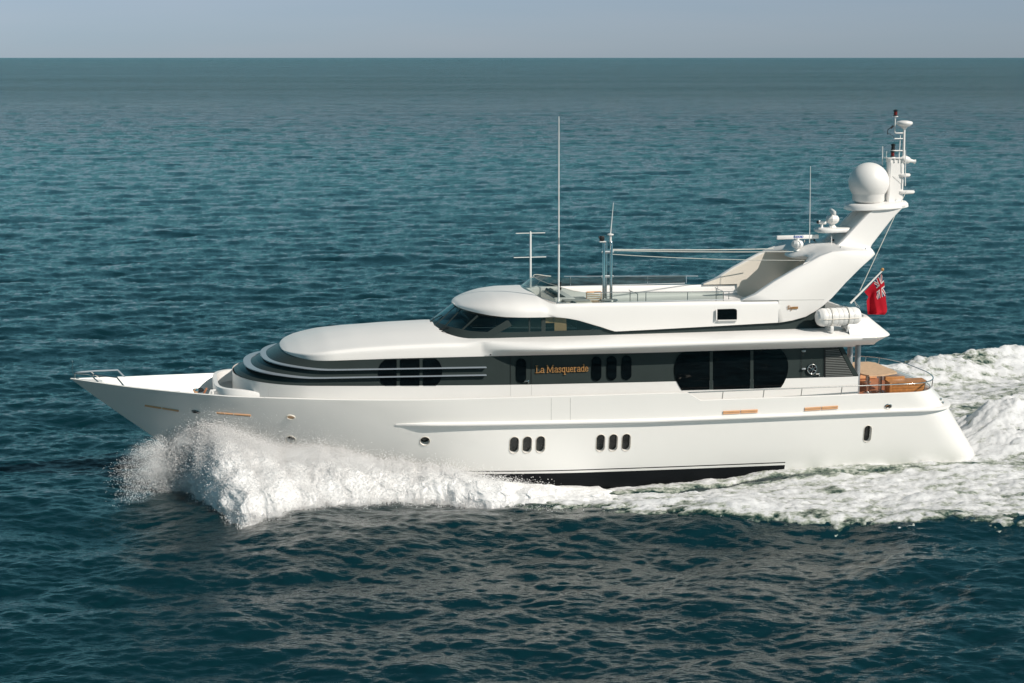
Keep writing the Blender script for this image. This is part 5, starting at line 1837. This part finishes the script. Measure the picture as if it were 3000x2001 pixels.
for f in (.30, .68):
    mb = MB()
    c = A0 + ax * (L * f)
    mb.tube([c + Vector((0, .345 * math.sin(t), .345 * math.cos(t))) for t in np.linspace(0, 2 * math.pi, 30)[:-1]], .016, 5, closed=True)
    tpart(mb, "lashing_strap", [M_CREAM], raft, 50, parent=body)
    mb = MB()
    mb.box((c.x, -2.98, 5.36), (.13, .62, .14), bev=.02)
    mb.box((c.x, -3.22, 5.30), (.13, .12, .22), bev=.02); mb.box((c.x, -2.76, 5.30), (.13, .12, .22), bev=.02)
    tpart(mb, "cradle", [M_WHITE], raft, 40)

# ---- ensign on its raked staff
SB = np.array(PY(2491.6, 888, -.6)); ST = np.array(PY(2585, 793, -.6))
ens = thing("ensign", SB, "red ensign with a union canton hanging from a raked white staff at the stern", "flag")
staff = tpart(MB().tube([SB, ST], [.04, .028], 10), "flagstaff", [M_WHIP], ens, 50)
mb = MB(); d = (ST - SB) / np.linalg.norm(ST - SB)
mb.lathe([(.02, -.02), (.05, .0), (.066, .05), (.05, .09), (.01, .11)], ST, 14)
tpart(mb, "finial", [M_GOLD], ens, 50)
mb = MB()
f0 = SB + d * .18
for dy in (-.14, .14): mb.tube([f0, (f0[0] + .20, f0[1] + dy, f0[2] - .28)], .012, 6)
mb.tube([(f0[0] + .2, f0[1] - .14, f0[2] - .28), (f0[0] + .2, f0[1] + .14, f0[2] - .28)], .012, 6)
tpart(mb, "staff_bracket", [M_STEEL], ens, 50)

def flag_material():
    """union canton drawn with maths on the cloth's own u, v coordinates"""
    m, nt, n, l, b = new_mat("ensign_cloth")
    b.inputs['Roughness'].default_value = 0.85
    b.inputs['Specular IOR Level'].default_value = 0.15
    uv = n.new("ShaderNodeAttribute"); uv.attribute_name = "cloth_uv"
    sp = n.new("ShaderNodeSeparateXYZ"); l.new(uv.outputs['Vector'], sp.inputs[0])
    def mth(op, a, c=None):
        k = n.new("ShaderNodeMath"); k.operation = op
        for i, x in enumerate((a, c)):
            if x is None: continue
            if isinstance(x, (int, float)): k.inputs[i].default_value = x
            else: l.new(x, k.inputs[i])
        return k.outputs[0]
    U, V = sp.outputs['X'], sp.outputs['Y']
    # canton: u 0..0.5 along the fly, v 0.5..1 at the head
    cu = mth('SUBTRACT', mth('MULTIPLY', U, 4.8), 1.0)        # -1..1
    cv = mth('SUBTRACT', mth('MULTIPLY', V, 4.3), 3.3)        # -1..1
    inside = mth('MULTIPLY', mth('LESS_THAN', mth('ABSOLUTE', cu), 1.0), mth('LESS_THAN', mth('ABSOLUTE', cv), 1.0))
    d1 = mth('ABSOLUTE', mth('SUBTRACT', cu, cv)); d2 = mth('ABSOLUTE', mth('ADD', cu, cv))
    dm = mth('MINIMUM', d1, d2)
    cr = mth('MINIMUM', mth('ABSOLUTE', cu), mth('ABSOLUTE', cv))
    wx = mth('LESS_THAN', dm, .26); rx = mth('LESS_THAN', dm, .09)
    wc = mth('LESS_THAN', cr, .32); rc = mth('LESS_THAN', cr, .19)
    RED, WHT, BLU = (0.42, 0.010, 0.022, 1), (0.62, 0.60, 0.58, 1), (0.012, 0.018, 0.075, 1)
    def mix(f, a, c):
        k = n.new("ShaderNodeMix"); k.data_type = 'RGBA'
        l.new(f, k.inputs[0])
        for sck, x in ((k.inputs[6], a), (k.inputs[7], c)):
            if isinstance(x, tuple): sck.default_value = x
            else: l.new(x, sck)
        return k.outputs[2]
    c = mix(wx, BLU, WHT); c = mix(rx, c, RED); c = mix(wc, c, WHT); c = mix(rc, c, RED)
    c = mix(inside, RED, c)
    l.new(c, b.inputs['Base Color'])
    tr = n.new("ShaderNodeBsdfTranslucent"); l.new(c, tr.inputs[0])
    mx = n.new("ShaderNodeMixShader"); mx.inputs[0].default_value = 0.25
    l.new(b.outputs[0], mx.inputs[1]); l.new(tr.outputs[0], mx.inputs[2])
    l.new(mx.outputs[0], n['Material Output'].inputs['Surface'])
    return m
def build_flag():
    nu, nv = 44, 34
    # hoist runs down the staff; the fly hangs and is carried a little aft
    h_top = np.array(PY(2583, 802, -.6)); h_bot = np.array(PY(2532, 855, -.6))
    rows = []
    edge_top = [(2583, 802), (2590, 824), (2593, 850), (2596, 882), (2599, 905), (2598, 914), (2592, 922)]
    edge_bot = [(2532, 855), (2544, 869), (2539, 882), (2540, 900), (2541, 912), (2541.5, 918), (2542, 921)]
    def along(e, t):
        q = np.linspace(0, 1, len(e)); return np.array([np.interp(t, q, [p[0] for p in e]), np.interp(t, q, [p[1] for p in e])])
    V, UV = [], []
    for i in range(nu):
        u = i / (nu - 1)
        a, c = along(edge_top, u), along(edge_bot, u)
        for j in range(nv):
            v = j / (nv - 1)
            p = c + (a - c) * v
            dep = -.6 + u * (.16 * math.sin(7.0 * v + 1.2 * u) + .07 * math.sin(15 * v - 3 * u)) + .05 * math.sin(9 * u + 3 * v)
            V.append(PY(p[0], p[1], dep)); UV.append((u, v, 0))
    F = [(i * nv + j, (i + 1) * nv + j, (i + 1) * nv + j + 1, i * nv + j + 1) for i in range(nu - 1) for j in range(nv - 1)]
    V = [np.array(p) - SB for p in V]
    o = mesh_obj("flag_cloth", V, F, [flag_material()], ens, 80)
    a = o.data.attributes.new("cloth_uv", 'FLOAT_VECTOR', 'POINT')
    a.data.foreach_set("vector", np.array(UV, np.float32).ravel())
build_flag()

# ---- after-deck table, bench and teak locker
SOLE = 2.47
tb = thing("deck_table", (13.9, 0.0, SOLE), "pale teak dining table on steel legs on the open aft deck", "table")
mb = MB()
top = [(13.30, -1.0), (13.45, -1.28), (14.05, -1.28), (14.72, -.95), (14.80, -.7), (14.80, 1.3), (14.6, 1.55), (13.45, 1.55), (13.30, 1.4)]
mb.prism([(x, y, 3.20) for x, y in top], (0, 0, -.05))
tpart(mb, "table_top", [M_PALETEAK], tb, 30)
for x, y in [(13.55, -.95), (14.05, -.95), (13.8, 1.1), (14.4, 1.1)]:
    mb = MB(); mb.tube([(x, y, SOLE + .03), (x, y, 3.16)], .065, 12); mb.lathe([(.16, 0), (.15, .03), (.07, .06)], (x, y, SOLE), 16)
    tpart(mb, "table_leg", [M_STEEL], tb, 40)
lk = thing("teak_locker", (14.5, -1.6, SOLE), "varnished teak locker with planked sides behind the aft rail", "locker")
def slab(mb, u0, v0, u1, v1, y, dep, z0=None):
    a, b_ = PY(u0, v0, y), PY(u1, v1, y)
LX0 = float(PY(2606, 1112, -1.75)[0]); LX1 = float(PY(2714, 1112, -1.75)[0])
ZT = float(PY(2660, 1122, -1.75)[2])
mb = MB()
for k in range(6):
    z1 = ZT - k * .105; 
    mb.box(((LX0 + LX1) / 2, -1.78, z1 - .05), (LX1 - LX0 - .1 - .03 * k, .045, .098), bev=.006)
mb.box(((LX0 + LX1) / 2, -1.55, ZT - .3), (LX1 - LX0 - .2, .42, .58))
BODY = tpart(mb, "locker_side", [M_TEAK], lk, 30)
BODY["kind"] = "part"; del BODY["kind"]
mb = MB(); mb.box((LX0 + .03, -1.60, ZT - .28), (.10, .46, .64), bev=.01)
tpart(mb, "end_post", [M_TEAK], lk, 30)
mb = MB(); mb.prism([(LX0, -1.82, ZT + .01), (LX1 + .02, -1.82, ZT + .01), (LX1 + .02, -1.30, ZT + .06), (LX0, -1.30, ZT + .06)], (0, 0, .035))
tpart(mb, "locker_lid", [M_TEAK], lk, 30)
mb = MB(); mb.box((LX0 + .42, -1.24, ZT + .09), (.78, .16, .17), bev=.02)
tpart(mb, "back_rail", [M_TEAK], lk, 30)
be = thing("curved_bench", (14.6, 1.2, SOLE), "white bench with a tan base along the far side of the aft deck", "bench")
mb = MB(); mb.box((13.9, 1.95, SOLE + .22), (2.3, .55, .40), bev=.02)
tpart(mb, "bench_base", [M_BRONZE], be, 30)
mb = MB(); mb.box((13.9, 1.92, SOLE + .49), (2.3, .62, .13), bev=.04)
tpart(mb, "seat_cushion", [M_WHITE], be, 40)

# ---- slatted deck chair and round basket seat on the flybridge
SZ = 5.90
ch = thing("slatted_chair", (2.85, -1.1, SZ), "pale slatted folding chair behind the flybridge console", "chair")
mb = MB()
for k in range(6):
    mb.box((2.74 + .02 * k, -1.12, 6.60 - k * .075), (.50, .05, .035), bev=.008)
tpart(mb, "back_slats", [M_PALETEAK], ch, 40)
mb = MB()
for s in (-1, 1): mb.tube([(2.80 + s * .27, -1.16, SZ), (2.80 + s * .27, -1.10, 6.62)], .018, 6)
mb.tube([(2.53, -1.10, 6.63), (3.07, -1.10, 6.63)], .018, 6)
tpart(mb, "chair_frame", [M_BRONZE], ch, 40)
mb = MB(); mb.box((2.85, -.85, 6.20), (.50, .45, .04), bev=.01)
tpart(mb, "chair_seat", [M_PALETEAK], ch, 40)
bs = thing("round_seat", (3.30, -1.3, SZ), "round grey seat with a tubular rim next to the slatted chair", "seat")
mb = MB(); mb.lathe([(.20, 0), (.22, .2), (.30, .42), (.27, .45), (.02, .43)], (3.28, -1.35, SZ), 20)
tpart(mb, "seat_shell", [M_CANVAS], bs, 40)
mb = MB(); mb.tube([(3.28 + .33 * math.cos(t), -1.35 + .30 * math.sin(t), SZ + .44) for t in np.linspace(0, 2 * math.pi, 25)[:-1]], .018, 6, closed=True)
tpart(mb, "seat_rim", [M_STEEL], bs, 50)
for o in list(COL.objects):
    if "base" in o.keys(): del o["base"]
